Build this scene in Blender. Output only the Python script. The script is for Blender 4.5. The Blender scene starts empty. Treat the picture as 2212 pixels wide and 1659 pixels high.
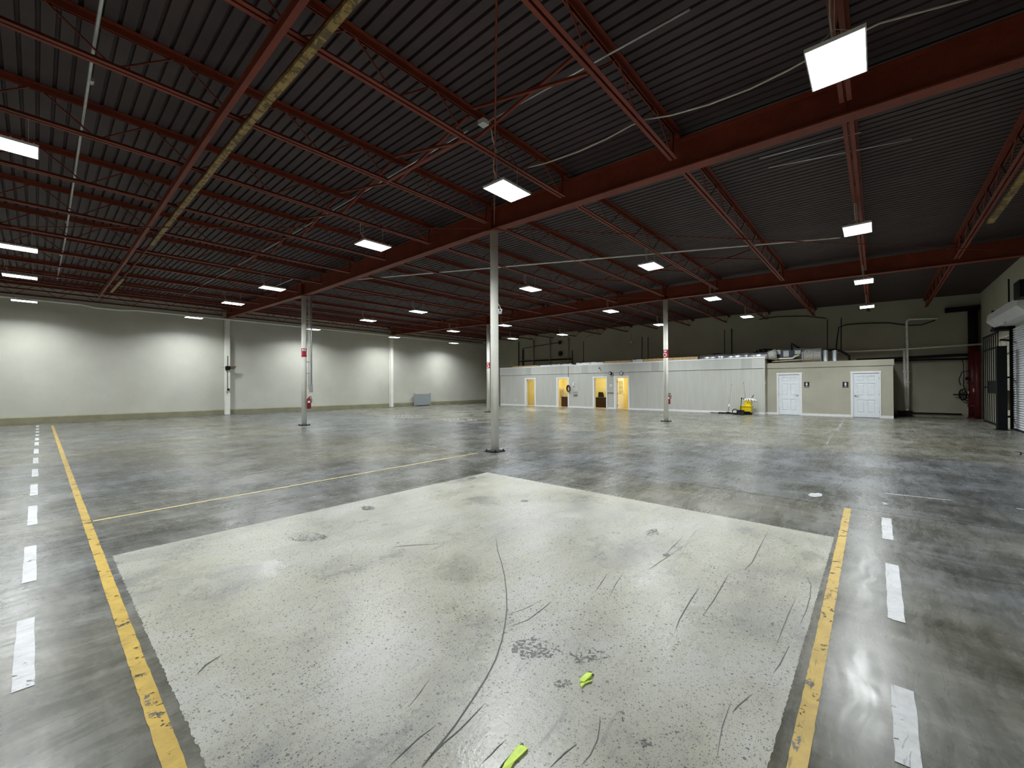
import bpy, math, random
from mathutils import Vector, Matrix
random.seed(7)
D = bpy.data
COL = bpy.context.scene.collection
scene = bpy.context.scene

# ------------------------------------------------------------------ camera, world, exposure
H = 1.5
FPX = 899.24
YAW, PITCH, ROLL = (math.radians(a) for a in (41.22, .321, -.265))
_c, _s = math.cos(YAW), math.sin(YAW)
_fw = Vector((_c, _s, 0)); _rt = Vector((_s, -_c, 0)); _up = Vector((0, 0, 1))
FW = math.cos(PITCH) * _fw + math.sin(PITCH) * _up
U2 = -math.sin(PITCH) * _fw + math.cos(PITCH) * _up
CX = math.cos(ROLL) * _rt + math.sin(ROLL) * U2
CY = -math.sin(ROLL) * _rt + math.cos(ROLL) * U2
cam_data = D.cameras.new('camera'); cam = D.objects.new('camera', cam_data); COL.objects.link(cam)
cam_data.sensor_width = 36; cam_data.lens = FPX / 2212 * 36; cam_data.clip_start = .05; cam_data.clip_end = 200
m = Matrix.Identity(4)
for r in range(3):
    m[r][0], m[r][1], m[r][2], m[r][3] = CX[r], CY[r], -FW[r], (0, 0, H)[r]
cam.matrix_world = m
scene.camera = cam
world = D.worlds.new('world'); scene.world = world; world.use_nodes = True
world.node_tree.nodes['Background'].inputs[0].default_value = (0, 0, 0, 1)
world.node_tree.nodes['Background'].inputs[1].default_value = 0
scene.view_settings.view_transform = 'Standard'
scene.view_settings.look = 'None'
scene.view_settings.gamma = 1
scene.view_settings.use_curve_mapping = False
scene.view_settings.exposure = 0.12
scene.cycles.sample_clamp_indirect = 6.0
LAMP_W = 118.0       # watts of light from each bay lamp


def W(u, v, ax, val):
    """photo pixel -> point where its ray meets the plane ax = val"""
    a = (u - 1106) / FPX; b = (v - 829.5) / FPX
    d = FW + a * CX - b * CY
    i = 'XYZ'.index(ax); o = (0, 0, H)[i]
    t = (val - o) / d[i]
    return Vector((0, 0, H)) + t * d


def G(u, v): return W(u, v, 'Z', 0)


def zo(y):
    """gentle fall of the roof"""
    if y < 6.6: return .02 * (y - 6.6)
    if y < 16: return 0.
    return .022 * (y - 16)


# ------------------------------------------------------------------ mesh helpers
class MB:
    def __init__(s): s.v = []; s.f = []
    def poly(s, pts):
        n = len(s.v); s.v += [tuple(p) for p in pts]; s.f.append(tuple(range(n, n + len(pts)))); return s
    def box(s, x0, x1, y0, y1, z0, z1):
        n = len(s.v)
        s.v += [(x, y, z) for z in (z0, z1) for y in (y0, y1) for x in (x0, x1)]
        s.f += [tuple(n + i for i in q) for q in ((0, 2, 3, 1), (4, 5, 7, 6), (0, 1, 5, 4), (2, 6, 7, 3), (0, 4, 6, 2), (1, 3, 7, 5))]
        return s
    def bar(s, a, b, w, h, up=(0, 0, 1)):
        """rectangular bar from a to b, w sideways, h along up"""
        a = Vector(a); b = Vector(b); d = (b - a).normalized()
        sd = d.cross(Vector(up))
        if sd.length < 1e-5: sd = d.cross(Vector((1, 0, 0)))
        sd.normalize(); u = sd.cross(d).normalized()
        n = len(s.v)
        for p in (a, b):
            for i, j in ((-1, -1), (1, -1), (1, 1), (-1, 1)):
                s.v.append(tuple(p + sd * (i * w / 2) + u * (j * h / 2)))
        s.f += [tuple(n + i for i in q) for q in ((0, 1, 2, 3), (7, 6, 5, 4), (0, 4, 5, 1), (1, 5, 6, 2), (2, 6, 7, 3), (3, 7, 4, 0))]
        return s
    def cyl(s, a, b, r, n=12, r2=None, caps=True):
        a = Vector(a); b = Vector(b); d = (b - a).normalized()
        x = d.cross(Vector((0, 0, 1)))
        if x.length < 1e-4: x = Vector((1, 0, 0))
        x.normalize(); y = d.cross(x)
        k = len(s.v); r2 = r if r2 is None else r2
        for p, q in ((a, r), (b, r2)):
            for i in range(n):
                t = 2 * math.pi * i / n
                s.v.append(tuple(p + x * (q * math.cos(t)) + y * (q * math.sin(t))))
        for i in range(n):
            j = (i + 1) % n; s.f.append((k + i, k + j, k + n + j, k + n + i))
        if caps: s.f.append(tuple(k + i for i in reversed(range(n)))); s.f.append(tuple(k + n + i for i in range(n)))
        return s
    def tube(s, pts, r, n=6):
        pts = [Vector(p) for p in pts]; k = len(s.v); m = len(pts); px = None
        for i, p in enumerate(pts):
            d = (pts[min(i + 1, m - 1)] - pts[max(i - 1, 0)]).normalized()
            if px is None:
                px = d.cross(Vector((0, 0, 1)))
                if px.length < 1e-3: px = d.cross(Vector((1, 0, 0)))
            px = (px - d * px.dot(d)).normalized(); py = d.cross(px)
            for j in range(n):
                t = 2 * math.pi * j / n; s.v.append(tuple(p + px * (r * math.cos(t)) + py * (r * math.sin(t))))
        for i in range(m - 1):
            for j in range(n):
                l = (j + 1) % n; s.f.append((k + i * n + j, k + i * n + l, k + i * n + n + l, k + i * n + n + j))
        s.f.append(tuple(k + j for j in reversed(range(n)))); s.f.append(tuple(k + (m - 1) * n + j for j in range(n)))
        return s
    def extrude(s, prof, rings):
        """closed profile; rings = list of functions (a,b)->xyz"""
        k = len(s.v); n = len(prof)
        for f in rings: s.v += [tuple(f(a, b)) for a, b in prof]
        for i in range(len(rings) - 1):
            for j in range(n):
                l = (j + 1) % n; s.f.append((k + i * n + j, k + i * n + l, k + (i + 1) * n + l, k + (i + 1) * n + j))
        s.f.append(tuple(k + j for j in reversed(range(n)))); s.f.append(tuple(k + (len(rings) - 1) * n + j for j in range(n)))
        return s
    def lathe(s, c, prof, n=16, axis='Z'):
        """prof = list of (r, h) about axis through c"""
        k = len(s.v); c = Vector(c)
        for r, h in prof:
            for i in range(n):
                t = 2 * math.pi * i / n; a, b = r * math.cos(t), r * math.sin(t)
                o = {'Z': (a, b, h), 'X': (h, a, b), 'Y': (a, h, b)}[axis]
                s.v.append(tuple(c + Vector(o)))
        for q in range(len(prof) - 1):
            for i in range(n):
                j = (i + 1) % n; s.f.append((k + q * n + i, k + q * n + j, k + q * n + n + j, k + q * n + n + i))
        s.f.append(tuple(k + i for i in reversed(range(n)))); s.f.append(tuple(k + (len(prof) - 1) * n + i for i in range(n)))
        return s


ORG = {}


def mesh(name, mb, mat, org=(0, 0, 0), smooth=False):
    me = D.meshes.new(name); o = Vector(org)
    me.from_pydata([tuple(Vector(v) - o) for v in mb.v], [], mb.f); me.update()
    import bmesh
    bm = bmesh.new(); bm.from_mesh(me); bmesh.ops.recalc_face_normals(bm, faces=bm.faces); bm.to_mesh(me); bm.free()
    if smooth:
        for p in me.polygons: p.use_smooth = len(p.vertices) == 4
    if mat: me.materials.append(mat)
    return me


def part(name, mb, mat, parent, smooth=False, label=None):
    o = D.objects.new(name, mesh(name, mb, mat, ORG[parent], smooth)); COL.objects.link(o)
    o.parent = parent; ORG[o] = ORG[parent]
    if label: o['label'] = label
    return o


def tag(o, label, cat, group=None):
    o['label'] = label; o['category'] = cat
    if group: o['group'] = group
    return o


def thing(name, label, cat, loc, group=None):
    o = D.objects.new(name, None); COL.objects.link(o); o.location = loc; o.empty_display_size = .1
    ORG[o] = Vector(loc); return tag(o, label, cat, group)


def solo(name, mb, mat, label, cat, group=None, smooth=False):
    lo = [min(v[i] for v in mb.v) for i in range(3)]; hi = [max(v[i] for v in mb.v) for i in range(3)]
    loc = Vector(((lo[0] + hi[0]) / 2, (lo[1] + hi[1]) / 2, lo[2]))
    o = D.objects.new(name, mesh(name, mb, mat, loc, smooth)); COL.objects.link(o); o.location = loc; ORG[o] = loc
    return tag(o, label, cat, group)


def struct(name, mb, mat, parent=None, smooth=False):
    if parent: return part(name, mb, mat, parent, smooth)
    o = D.objects.new(name, mesh(name, mb, mat, (0, 0, 0), smooth)); COL.objects.link(o); ORG[o] = Vector((0, 0, 0))
    o['kind'] = 'structure'; return o


def dup(root, loc, rz=0, label=None, group=None):
    r = root.copy(); COL.objects.link(r); r.location = loc; r.rotation_euler = (0, 0, rz); ORG[r] = Vector(loc)
    if label: r['label'] = label
    if group: r['group'] = group
    for ch in list(root.children):
        c = ch.copy(); COL.objects.link(c); c.parent = r
        for g in ch.children:
            d = g.copy(); COL.objects.link(d); d.parent = c
    return r


# ------------------------------------------------------------------ materials
class N:
    """tiny node-graph builder"""
    def __init__(s, name):
        s.m = D.materials.new(name); s.m.use_nodes = True; s.t = s.m.node_tree
        s.b = s.t.nodes['Principled BSDF']; s.out = s.t.nodes['Material Output']
    def node(s, typ, **kw):
        n = s.t.nodes.new(typ)
        for k, v in kw.items(): setattr(n, k, v)
        return n
    def link(s, a, b): s.t.links.new(a, b)
    def pos(s, scale=(1, 1, 1), rot=0, warp=0):
        g = s.node('ShaderNodeNewGeometry'); src = g.outputs['Position']
        if warp:
            nz = s.node('ShaderNodeTexNoise'); nz.inputs['Scale'].default_value = 1.3; s.link(src, nz.inputs['Vector'])
            mx = s.node('ShaderNodeVectorMath', operation='SCALE'); s.link(nz.outputs['Color'], mx.inputs[0]); mx.inputs['Scale'].default_value = warp
            ad = s.node('ShaderNodeVectorMath', operation='ADD'); s.link(src, ad.inputs[0]); s.link(mx.outputs[0], ad.inputs[1]); src = ad.outputs[0]
        mp = s.node('ShaderNodeMapping'); mp.inputs['Scale'].default_value = scale; mp.inputs['Rotation'].default_value = (0, 0, rot)
        s.link(src, mp.inputs['Vector']); return mp.outputs[0]
    def noise(s, vec, scale, detail=4, rough=.55, dist=0):
        n = s.node('ShaderNodeTexNoise'); n.inputs['Scale'].default_value = scale; n.inputs['Detail'].default_value = detail
        n.inputs['Roughness'].default_value = rough; n.inputs['Distortion'].default_value = dist
        s.link(vec, n.inputs['Vector']); return n.outputs['Fac']
    def ramp(s, fac, stops):
        r = s.node('ShaderNodeValToRGB'); e = r.color_ramp.elements
        while len(e) < len(stops): e.new(.5)
        for i, (p, c) in enumerate(stops):
            e[i].position = p; e[i].color = (*c, 1) if len(c) == 3 else c
        s.link(fac, r.inputs[0]); return r.outputs[0]
    def rng(s, fac, a, b, c, d):
        r = s.node('ShaderNodeMapRange'); r.clamp = True
        for i, v in enumerate((a, b, c, d)): r.inputs[i + 1].default_value = v
        s.link(fac, r.inputs[0]); return r.outputs[0]
    def mix(s, fac, a, b, mode='MIX'):
        n = s.node('ShaderNodeMix'); n.data_type = 'RGBA'; n.blend_type = mode
        for sock, v in ((0, fac), (6, a), (7, b)):
            if hasattr(v, 'is_output'): s.link(v, n.inputs[sock])
            elif sock == 0: n.inputs[0].default_value = v
            else: n.inputs[sock].default_value = (*v, 1)
        return n.outputs[2]
    def math(s, op, a, b=0.):
        n = s.node('ShaderNodeMath', operation=op)
        for i, v in enumerate((a, b)):
            if hasattr(v, 'is_output'): s.link(v, n.inputs[i])
            else: n.inputs[i].default_value = v
        return n.outputs[0]
    def set(s, color=None, rough=None, metal=None, spec=None):
        for k, v in (('Base Color', color), ('Roughness', rough), ('Metallic', metal), ('Specular IOR Level', spec)):
            if v is None: continue
            if hasattr(v, 'is_output'): s.link(v, s.b.inputs[k])
            else: s.b.inputs[k].default_value = (*v, 1) if k == 'Base Color' else v
        return s
    def bump(s, h, strength=.2, dist=.01):
        n = s.node('ShaderNodeBump'); n.inputs['Strength'].default_value = strength; n.inputs['Distance'].default_value = dist
        s.link(h, n.inputs['Height']); s.link(n.outputs[0], s.b.inputs['Normal'])
    def holes(s, fac):
        """fac 1 = paint, 0 = worn through"""
        tr = s.node('ShaderNodeBsdfTransparent'); mx = s.node('ShaderNodeMixShader')
        s.link(fac, mx.inputs[0]); s.link(tr.outputs[0], mx.inputs[1]); s.link(s.b.outputs[0], mx.inputs[2]); s.link(mx.outputs[0], s.out.inputs[0])


def plain(name, color, rough=.5, metal=0., var=.12, scale=6., bump=0.):
    g = N(name); p = g.pos()
    n = g.noise(p, scale, 5)
    lo = tuple(max(0, c * (1 - var)) for c in color); hi = tuple(min(1, c * (1 + var)) for c in color)
    g.set(g.ramp(n, [(.3, lo), (.7, hi)]), rough, metal)
    if bump: g.bump(g.noise(p, scale * 12, 3), bump, .004)
    return g.m


def emit(name, color, strength):
    g = N(name); g.set((0.8, 0.8, 0.8), .5)
    g.b.inputs['Emission Color'].default_value = (*color, 1); g.b.inputs['Emission Strength'].default_value = strength
    return g.m


def make_concrete(name='sealed_concrete', warm=(1.06, 1.0, .84), cool=(.92, .96, 1.10), gain=1.):
    g = N(name); p = g.pos()
    big = g.noise(p, .16, 4, .55)
    cloud = g.noise(g.pos((1, 1.3, 1), .7, .25), .9, 9, .68)
    st1 = g.noise(g.pos((.8, 4.5, 1), .12, .30), 1.5, 9, .70)
    st2 = g.noise(g.pos((5.0, .9, 1), -.10, .25), 1.7, 8, .68)
    fine = g.noise(p, 42, 5, .7)
    s = g.math('ADD', g.math('ADD', g.math('MULTIPLY', cloud, .42), g.math('MULTIPLY', st1, .30)), g.math('MULTIPLY', st2, .28))
    s = g.math('ADD', s, g.math('MULTIPLY', g.math('SUBTRACT', fine, .5), .14))
    col = g.ramp(s, [(pp, tuple(c * gain for c in cc)) for pp, cc in ((.37, (.046, .047, .037)), (.445, (.084, .085, .070)), (.505, (.124, .125, .109)), (.565, (.176, .177, .163)), (.65, (.262, .263, .252)))])
    tint = g.mix(g.rng(big, .40, .60, 0, 1), warm, cool)
    col = g.mix(1.0, col, tint, 'MULTIPLY')
    sw = g.noise(g.pos((1.5, 9, 1), .2, .3), 2.2, 4, .6)
    rough = g.rng(g.math('ADD', g.math('MULTIPLY', cloud, .5), g.math('MULTIPLY', sw, .5)), .36, .64, .20, .36)
    g.set(col, rough, 0, .5)
    h = g.math('ADD', g.math('MULTIPLY', sw, .5), g.math('MULTIPLY', g.noise(g.pos((9, 1.5, 1), -.15, .3), 2.2, 4, .6), .5))
    g.bump(h, .06, .010)
    return g.m


def make_patch():
    g = N('worn_white_floor_paint'); p = g.pos()
    cloud = g.noise(g.pos((1, 1, 1), .5, .2), 1.1, 8, .66)
    sm = g.noise(g.pos((.8, 2.0, 1), .45, .4), 1.3, 8, .68)
    k = g.math('ADD', g.math('MULTIPLY', cloud, .5), g.math('MULTIPLY', sm, .5))
    col = g.ramp(k, [(.34, (.225, .225, .212)), (.42, (.318, .312, .266)), (.50, (.380, .371, .304)), (.58, (.418, .412, .358)), (.68, (.455, .455, .435))])
    tone = g.noise(p, .55, 3)
    col = g.mix(g.rng(tone, .40, .62, 0, .7), col, g.mix(1.0, col, (.98, 1.0, 1.10), 'MULTIPLY'))
    jag = g.math('MULTIPLY', g.math('SUBTRACT', g.noise(p, 190, 4, .7), .5), .34)
    dens = g.rng(g.noise(p, .9, 4), .34, .56, .6, 1)
    tot = None
    for sc, rmax, lo, rot in ((34, .27, .30, .3), (58, .31, .30, 1.1), (105, .36, .25, 2.0), (170, .40, .25, .7)):
        v = g.node('ShaderNodeTexVoronoi'); v.inputs['Scale'].default_value = sc; g.link(g.pos((1, 1, 1), rot, .03), v.inputs['Vector'])
        sp = g.node('ShaderNodeSeparateColor'); g.link(v.outputs['Color'], sp.inputs[0])
        c = g.math('LESS_THAN', g.math('ADD', v.outputs['Distance'], jag), g.rng(sp.outputs[0], lo, 1, -.05, rmax))
        tot = c if tot is None else g.math('MAXIMUM', tot, c)
    c = g.math('MULTIPLY', tot, dens)
    col = g.mix(g.math('MULTIPLY', c, .95), col, (.07, .07, .06))
    for rot, sc, lo in ((.45, (1.0, 9, 1), .60), (.2, (1.4, 20, 1), .62), (.62, (1.1, 26, 1), .62), (-.35, (1.4, 30, 1), .64), (1.0, (.9, 34, 1), .64)):
        kk = g.noise(g.pos(sc, rot, .22), 1.5, 6, .66)
        msk = g.noise(p, 1.0 + rot, 3)
        f = g.math('MULTIPLY', g.rng(kk, lo, lo + .10, 0, .62), g.rng(msk, .44, .60, 0, 1))
        col = g.mix(f, col, (.15, .15, .145))
    g.set(col, g.rng(cloud, .35, .65, .22, .44), 0, .5)
    g.bump(g.math('SUBTRACT', g.noise(p, 45, 4), g.math('MULTIPLY', c, .8)), .3, .004)
    return g.m


def make_line(name, color, worn=.28, scale=14):
    g = N(name); p = g.pos()
    n = g.noise(p, scale, 8, .72); big = g.noise(p, 2.6, 4)
    dirt = g.noise(g.pos((2, 2, 1), .4, .3), 4, 7, .7)
    scr = g.noise(g.pos((3, 30, 1), .9, .3), 2, 5, .65)
    col = g.mix(g.rng(dirt, .42, .68, .0, .55), color, tuple(c * .5 for c in color))
    col = g.mix(g.rng(scr, .60, .66, 0, .6), col, tuple(c * .22 for c in color))
    g.set(col, .42)
    thr = g.math('ADD', g.math('MULTIPLY', n, .72), g.math('MULTIPLY', big, .28))
    g.holes(g.math('GREATER_THAN', thr, worn))
    return g.m


def make_wall(name, a, b, scale=.6):
    g = N(name); p = g.pos()
    n = g.noise(p, scale, 6, .6)
    col = g.ramp(n, [(.32, a), (.68, b)])
    col = g.mix(g.rng(g.noise(g.pos((1, 1, .35)), 2.2, 5, .7), .62, .75, 0, .18), col, tuple(c * .72 for c in a))
    g.set(col, .62, 0, .35)
    g.bump(g.noise(p, 60, 3), .12, .004)
    return g.m


def make_siding(name, a, b, axis=1, pitch=.1):
    """painted grooved plywood siding: vertical grooves"""
    g = N(name); p = g.pos()
    sep = g.node('ShaderNodeSeparateXYZ'); g.link(p, sep.inputs[0])
    fr = g.math('FRACT', g.math('DIVIDE', sep.outputs[axis], pitch))
    gr = g.math('LESS_THAN', fr, .1)
    n = g.noise(g.pos((3, 3, .4)), 1.4, 5, .6)
    col = g.ramp(n, [(.3, a), (.7, b)])
    col = g.mix(g.math('MULTIPLY', gr, .35), col, tuple(c * .5 for c in a))
    g.set(col, .6, 0, .35); g.bump(g.math('SUBTRACT', 1., gr), .4, .006)
    return g.m


def make_steel(name, a, b, rough=.55):
    g = N(name); p = g.pos()
    n = g.noise(g.pos((1, 1, 1), 0, .2), 2.2, 6, .65); f = g.noise(p, 26, 4, .7)
    col = g.ramp(n, [(.3, a), (.7, b)])
    col = g.mix(g.rng(f, .55, .75, 0, .5), col, tuple(c * .45 for c in a))
    g.set(col, rough, 0, .35); g.bump(f, .15, .003)
    return g.m


def make_foil(name, col, rough=.22):
    g = N(name); p = g.pos()
    n = g.noise(p, 14, 4, .6)
    g.set(col, g.rng(n, .3, .7, rough, rough + .18), .9); g.bump(n, .5, .02)
    return g.m


M = {}
M['concrete'] = make_concrete()
M['concrete_1'] = make_concrete('blue_grey_concrete', (.98, .98, .98), (.90, .95, 1.12), 1.05)
M['concrete_2'] = make_concrete('tan_grey_concrete', (1.04, 1.0, .90), (1.0, 1.0, .96), 1.25)
M['joint'] = plain('joint_filler', (.03, .03, .034), .7)
M['patch'] = make_patch()
M['yellow_line'] = make_line('yellow_floor_paint', (.52, .35, .062), .43)
M['thin_yellow'] = make_line('thin_yellow_paint', (.58, .48, .23), .37)
M['white_line'] = make_line('white_floor_paint', (.56, .57, .58), .40)
M['faint_line'] = make_line('faint_white_paint', (.42, .43, .44), .50, 9)
M['scuff'] = plain('rubber_scuff', (.085, .085, .08), .6)
M['stain'] = make_line('dark_floor_stain', (.12, .122, .12), .52, 50)
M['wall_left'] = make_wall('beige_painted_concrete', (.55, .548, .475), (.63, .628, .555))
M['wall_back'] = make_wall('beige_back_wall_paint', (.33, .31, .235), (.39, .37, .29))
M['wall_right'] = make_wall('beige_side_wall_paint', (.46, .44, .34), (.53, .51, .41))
M['curb'] = make_wall('olive_base_paint', (.24, .23, .15), (.31, .30, .20), 2)
M['siding'] = make_siding('grey_grooved_siding', (.46, .47, .43), (.53, .54, .50))
M['fascia'] = make_siding('grey_fascia_board', (.48, .49, .46), (.54, .55, .52), 1, 4.88)
M['restroom'] = make_wall('taupe_painted_drywall', (.39, .375, .30), (.45, .435, .355), 1.2)
M['trim'] = plain('white_trim_paint', (.78, .79, .80), .4, 0, .05)
M['door_white'] = plain('white_door_paint', (.76, .80, .84), .38, 0, .04)
M['door_cream'] = plain('cream_door_paint', (.80, .75, .60), .4, 0, .05)
M['yellow_room'] = plain('yellow_room_paint', (.80, .69, .30), .6, 0, .06, 1.5)
M['room_floor'] = plain('tan_vinyl_floor', (.52, .38, .20), .5, 0, .15, 4)
M['column'] = make_wall('cream_column_paint', (.82, .815, .74), (.90, .895, .82), 3)
M['red'] = make_steel('red_oxide_steel', (.135, .022, .010), (.215, .040, .018))
M['deck'] = make_steel('brown_roof_deck', (.040, .026, .028), (.064, .043, .046), .6)
M['yellow_steel'] = None
M['white_pipe'] = plain('white_pvc_pipe', (.84, .84, .78), .4)
M['conduit'] = plain('galvanised_conduit', (.52, .53, .53), .35, .6)
M['cable'] = plain('white_cable', (.55, .52, .45), .5)
M['housing'] = plain('white_lamp_housing', (.75, .75, .75), .4)
M['black'] = plain('black_paint', (.006, .006, .007), .7)
M['rubber'] = plain('black_rubber', (.010, .010, .010), .8)
M['riser'] = make_steel('dark_red_pipe_paint', (.065, .006, .007), (.11, .010, .011), .45)
M['dark_pipe'] = plain('dark_steel_pipe', (.010, .010, .012), .6)
M['roll'] = plain('grey_white_roller_paint', (.66, .68, .71), .42, 0, .05)
M['hood'] = plain('light_grey_hood_paint', (.60, .62, .62), .45, 0, .08)
M['cream_metal'] = plain('cream_corrugated_paint', (.62, .60, .50), .5)
M['wood'] = plain('raw_lumber', (.56, .40, .20), .65, 0, .25, 9, .2)
M['rust'] = plain('rusty_brown_steel', (.12, .09, .04), .7, 0, .3, 20)
M['dark_wood'] = plain('dark_walnut_veneer', (.055, .022, .012), .4, 0, .25, 5)
M['foil'] = make_foil('foil_duct_wrap', (.80, .82, .85))
M['galv'] = make_foil('galvanised_sheet', (.62, .66, .70), .3)
M['insul'] = plain('grey_insulated_duct', (.50, .50, .46), .55, 0, .35, 16, .5)
M['blue_grey'] = plain('blue_grey_enamel', (.045, .065, .085), .45)
M['paper'] = plain('paper_label', (.62, .62, .62), .6)
M['batt'] = plain('white_insulation_batt', (.82, .84, .88), .8, 0, .08, 14, .4)
M['red_gloss'] = plain('red_enamel', (.21, .008, .012), .3)
M['red_sign'] = plain('red_sign_vinyl', (.42, .015, .035), .4)
M['white_sign'] = plain('white_sign_vinyl', (.80, .76, .76), .4)
M['navy'] = plain('black_sign_plastic', (.014, .017, .022), .4)
M['bucket'] = plain('yellow_bucket_plastic', (.82, .62, .01), .35, 0, .08)
M['mop'] = plain('white_mop_yarn', (.72, .72, .74), .9, 0, .15, 30, .6)
M['pole'] = plain('grey_pole', (.36, .36, .33), .4)
M['pale_pole'] = plain('pale_wooden_pole', (.68, .62, .40), .5)
M['board'] = plain('grey_board', (.33, .36, .37), .5, 0, .08)
M['chrome'] = plain('satin_nickel', (.55, .55, .56), .25, .9)
M['green_tape'] = plain('lime_green_tape', (.60, .80, .10), .45, 0, .15, 40)
M['tape_back'] = plain('dark_tape_adhesive', (.05, .06, .02), .6)
M['lens'] = plain('dark_lens', (.01, .01, .012), .1)
M['bay'] = emit('bay_lamp_diffuser', (.94, .985, 1.0), 16.0)
M['bay'].cycles.emission_sampling = 'NONE'
M['warm'] = emit('warm_room_lamp', (1.0, .92, .68), 95)
M['cab'] = plain('cream_enamel', (.66, .60, .40), .4)
M['mesh_fabric'] = plain('black_mesh_fabric', (.02, .018, .015), .8)
g = N('clear_pane'); g.set((.9, .9, .85), .05); g.b.inputs['Transmission Weight'].default_value = 1.0; M['pane'] = g.m
g = N('chipped_yellow_paint'); p = g.pos((1, 1, 1), 0, .15)
a = g.noise(p, 9, 6, .7, .8); b = g.noise(p, 1.1, 3)
f = g.rng(g.math('ADD', g.math('MULTIPLY', a, .8), g.math('MULTIPLY', b, .2)), .46, .52, 0, 1)
g.set(g.mix(f, (.11, .07, .02), g.ramp(a, [(.4, (.26, .17, .045)), (.7, (.38, .26, .085))])), .6); g.bump(a, .4, .004); M['yellow_steel'] = g.m

for k_ in ('black', 'rubber', 'dark_pipe', 'mesh_fabric', 'lens'): M[k_].node_tree.nodes['Principled BSDF'].inputs['Specular IOR Level'].default_value = .15

# ------------------------------------------------------------------ the room
X0, X1, X2, XB = -3.42, 6.957, 17.33, 27.4      # girder lines and back wall
YC1, YC2 = 6.626, 17.01                          # column lines
YL, YR, XR = 27.25, -3.45, -9.0                  # left wall, right wall, rear wall
XO, XT = 24.5, 24.9                              # office front, restroom front
JY = [-1.72, .27, 2.42, 4.55, 6.62, 8.70, 10.78, 12.85, 14.93, 17.0, 19.08, 21.16, 23.23, 25.3, 27.02]
ZG, ZJ, ZT, ZD = 5.10, 5.20, 5.60, 5.70          # girder underside, joist underside, top chord underside, deck

floor = struct('floor', MB().box(XR - .3, XB + .3, YR - .3, YL + .3, -.3, -.012), M['joint'])
xs = [XR, 6.55, 11.93, XB]; ys = [YR, 11.5, YL]; gp = .007
for i in range(3):
    for j in range(2):
        part('floor_slab', MB().box(xs[i] + (gp if i else 0), xs[i + 1] - (gp if i < 2 else 0), ys[j] + (gp if j else 0), ys[j + 1] - (gp if j < 1 else 0), -.012, 0), M[('concrete', 'concrete_1', 'concrete_2')[i]], floor)

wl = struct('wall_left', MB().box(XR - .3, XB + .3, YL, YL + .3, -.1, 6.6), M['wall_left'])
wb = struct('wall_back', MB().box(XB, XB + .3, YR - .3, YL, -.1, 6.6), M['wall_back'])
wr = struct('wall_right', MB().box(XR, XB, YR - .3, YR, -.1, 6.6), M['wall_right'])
struct('wall_rear', MB().box(XR - .3, XR, YR - .3, YL, -.1, 6.6), M['wall_right'])
struct('baseboard_left', MB().extrude([(YL, 0), (YL - .05, 0), (YL - .05, .26), (YL, .30)], [lambda a, b, x=x: (x, a, b) for x in (XR, XB)]), M['curb'])
struct('baseboard_back', MB().box(XB - .04, XB, YR, -.75, .0, .16), M['curb'])

# roof deck: ribbed sheets side by side
ceil = struct('ceiling', MB().box(XR - .3, XB + .3, YR - .3, YL + .3, 6.3, 6.5), M['deck'])
RP, NR = .1556, 6
sheet = RP * NR
ybr = [YR, 6.6, 16, YL]
pm = MB()
prof = []
for k in range(NR):
    x = k * RP
    prof += [(x, .0), (x + .112, .0), (x + .120, .042), (x + .148, .042)]
prof.append((sheet, 0.0))
nn = len(prof)
for y in ybr: pm.v += [(a, y, ZD + zo(y) + b) for a, b in prof]
for i in range(len(ybr) - 1):
    for j in range(nn - 1): pm.f.append((i * nn + j, i * nn + j + 1, (i + 1) * nn + j + 1, (i + 1) * nn + j))
first = None; x = XR
while x < XB:
    if first is None:
        first = part('deck_sheet', pm, M['deck'], ceil)
        o = first
    else:
        o = first.copy(); COL.objects.link(o); o.parent = ceil
    o.location = (x, 0, 0); x += sheet

# girders: I-beams on the column lines
def ibeam(w, h, tf, tw):
    return [(-w / 2, 0), (w / 2, 0), (w / 2, tf), (tw / 2, tf), (tw / 2, h - tf), (w / 2, h - tf), (w / 2, h), (-w / 2, h), (-w / 2, h - tf), (-tw / 2, h - tf), (-tw / 2, tf), (-w / 2, tf)]
GP = ibeam(.22, .48, .022, .014)
for xg, lab in ((X0, 'long red steel I-beam girder behind the painted floor square'), (X1, 'long red steel I-beam girder carried by the two near cream columns'), (X2, 'long red steel I-beam girder carried by the columns beside the offices')):
    rings = [(lambda a, b, y=y: (xg + a, y, ZG + zo(y) + b)) for y in (YR + .02, 6.6, 16, YL - .02)]
    th = thing('girder', lab, 'beam', (xg, 12, ZG))
    part('i_beam', MB().extrude(GP, rings), M['red'], th)
    for yc in (YR + .02 + 3.9, YC1, 9.6, YC2, 20.2):
        sp = MB()
        if yc in (YC1, YC2):
            for s in (-1, 1): sp.box(xg + s * .058 - .05, xg + s * .058 + .05, yc - .008, yc + .008, ZG + zo(yc) + .022, ZG + zo(yc) + .458)
            part('stiffener', sp, M['red'], th)
        else:
            for s in (-1, 1): sp.box(xg + s * .014 - .006, xg + s * .014 + .006, yc - .2, yc + .2, ZG + zo(yc) + .06, ZG + zo(yc) + .42)
            part('splice_plate', sp, M['red'], th)

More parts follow.
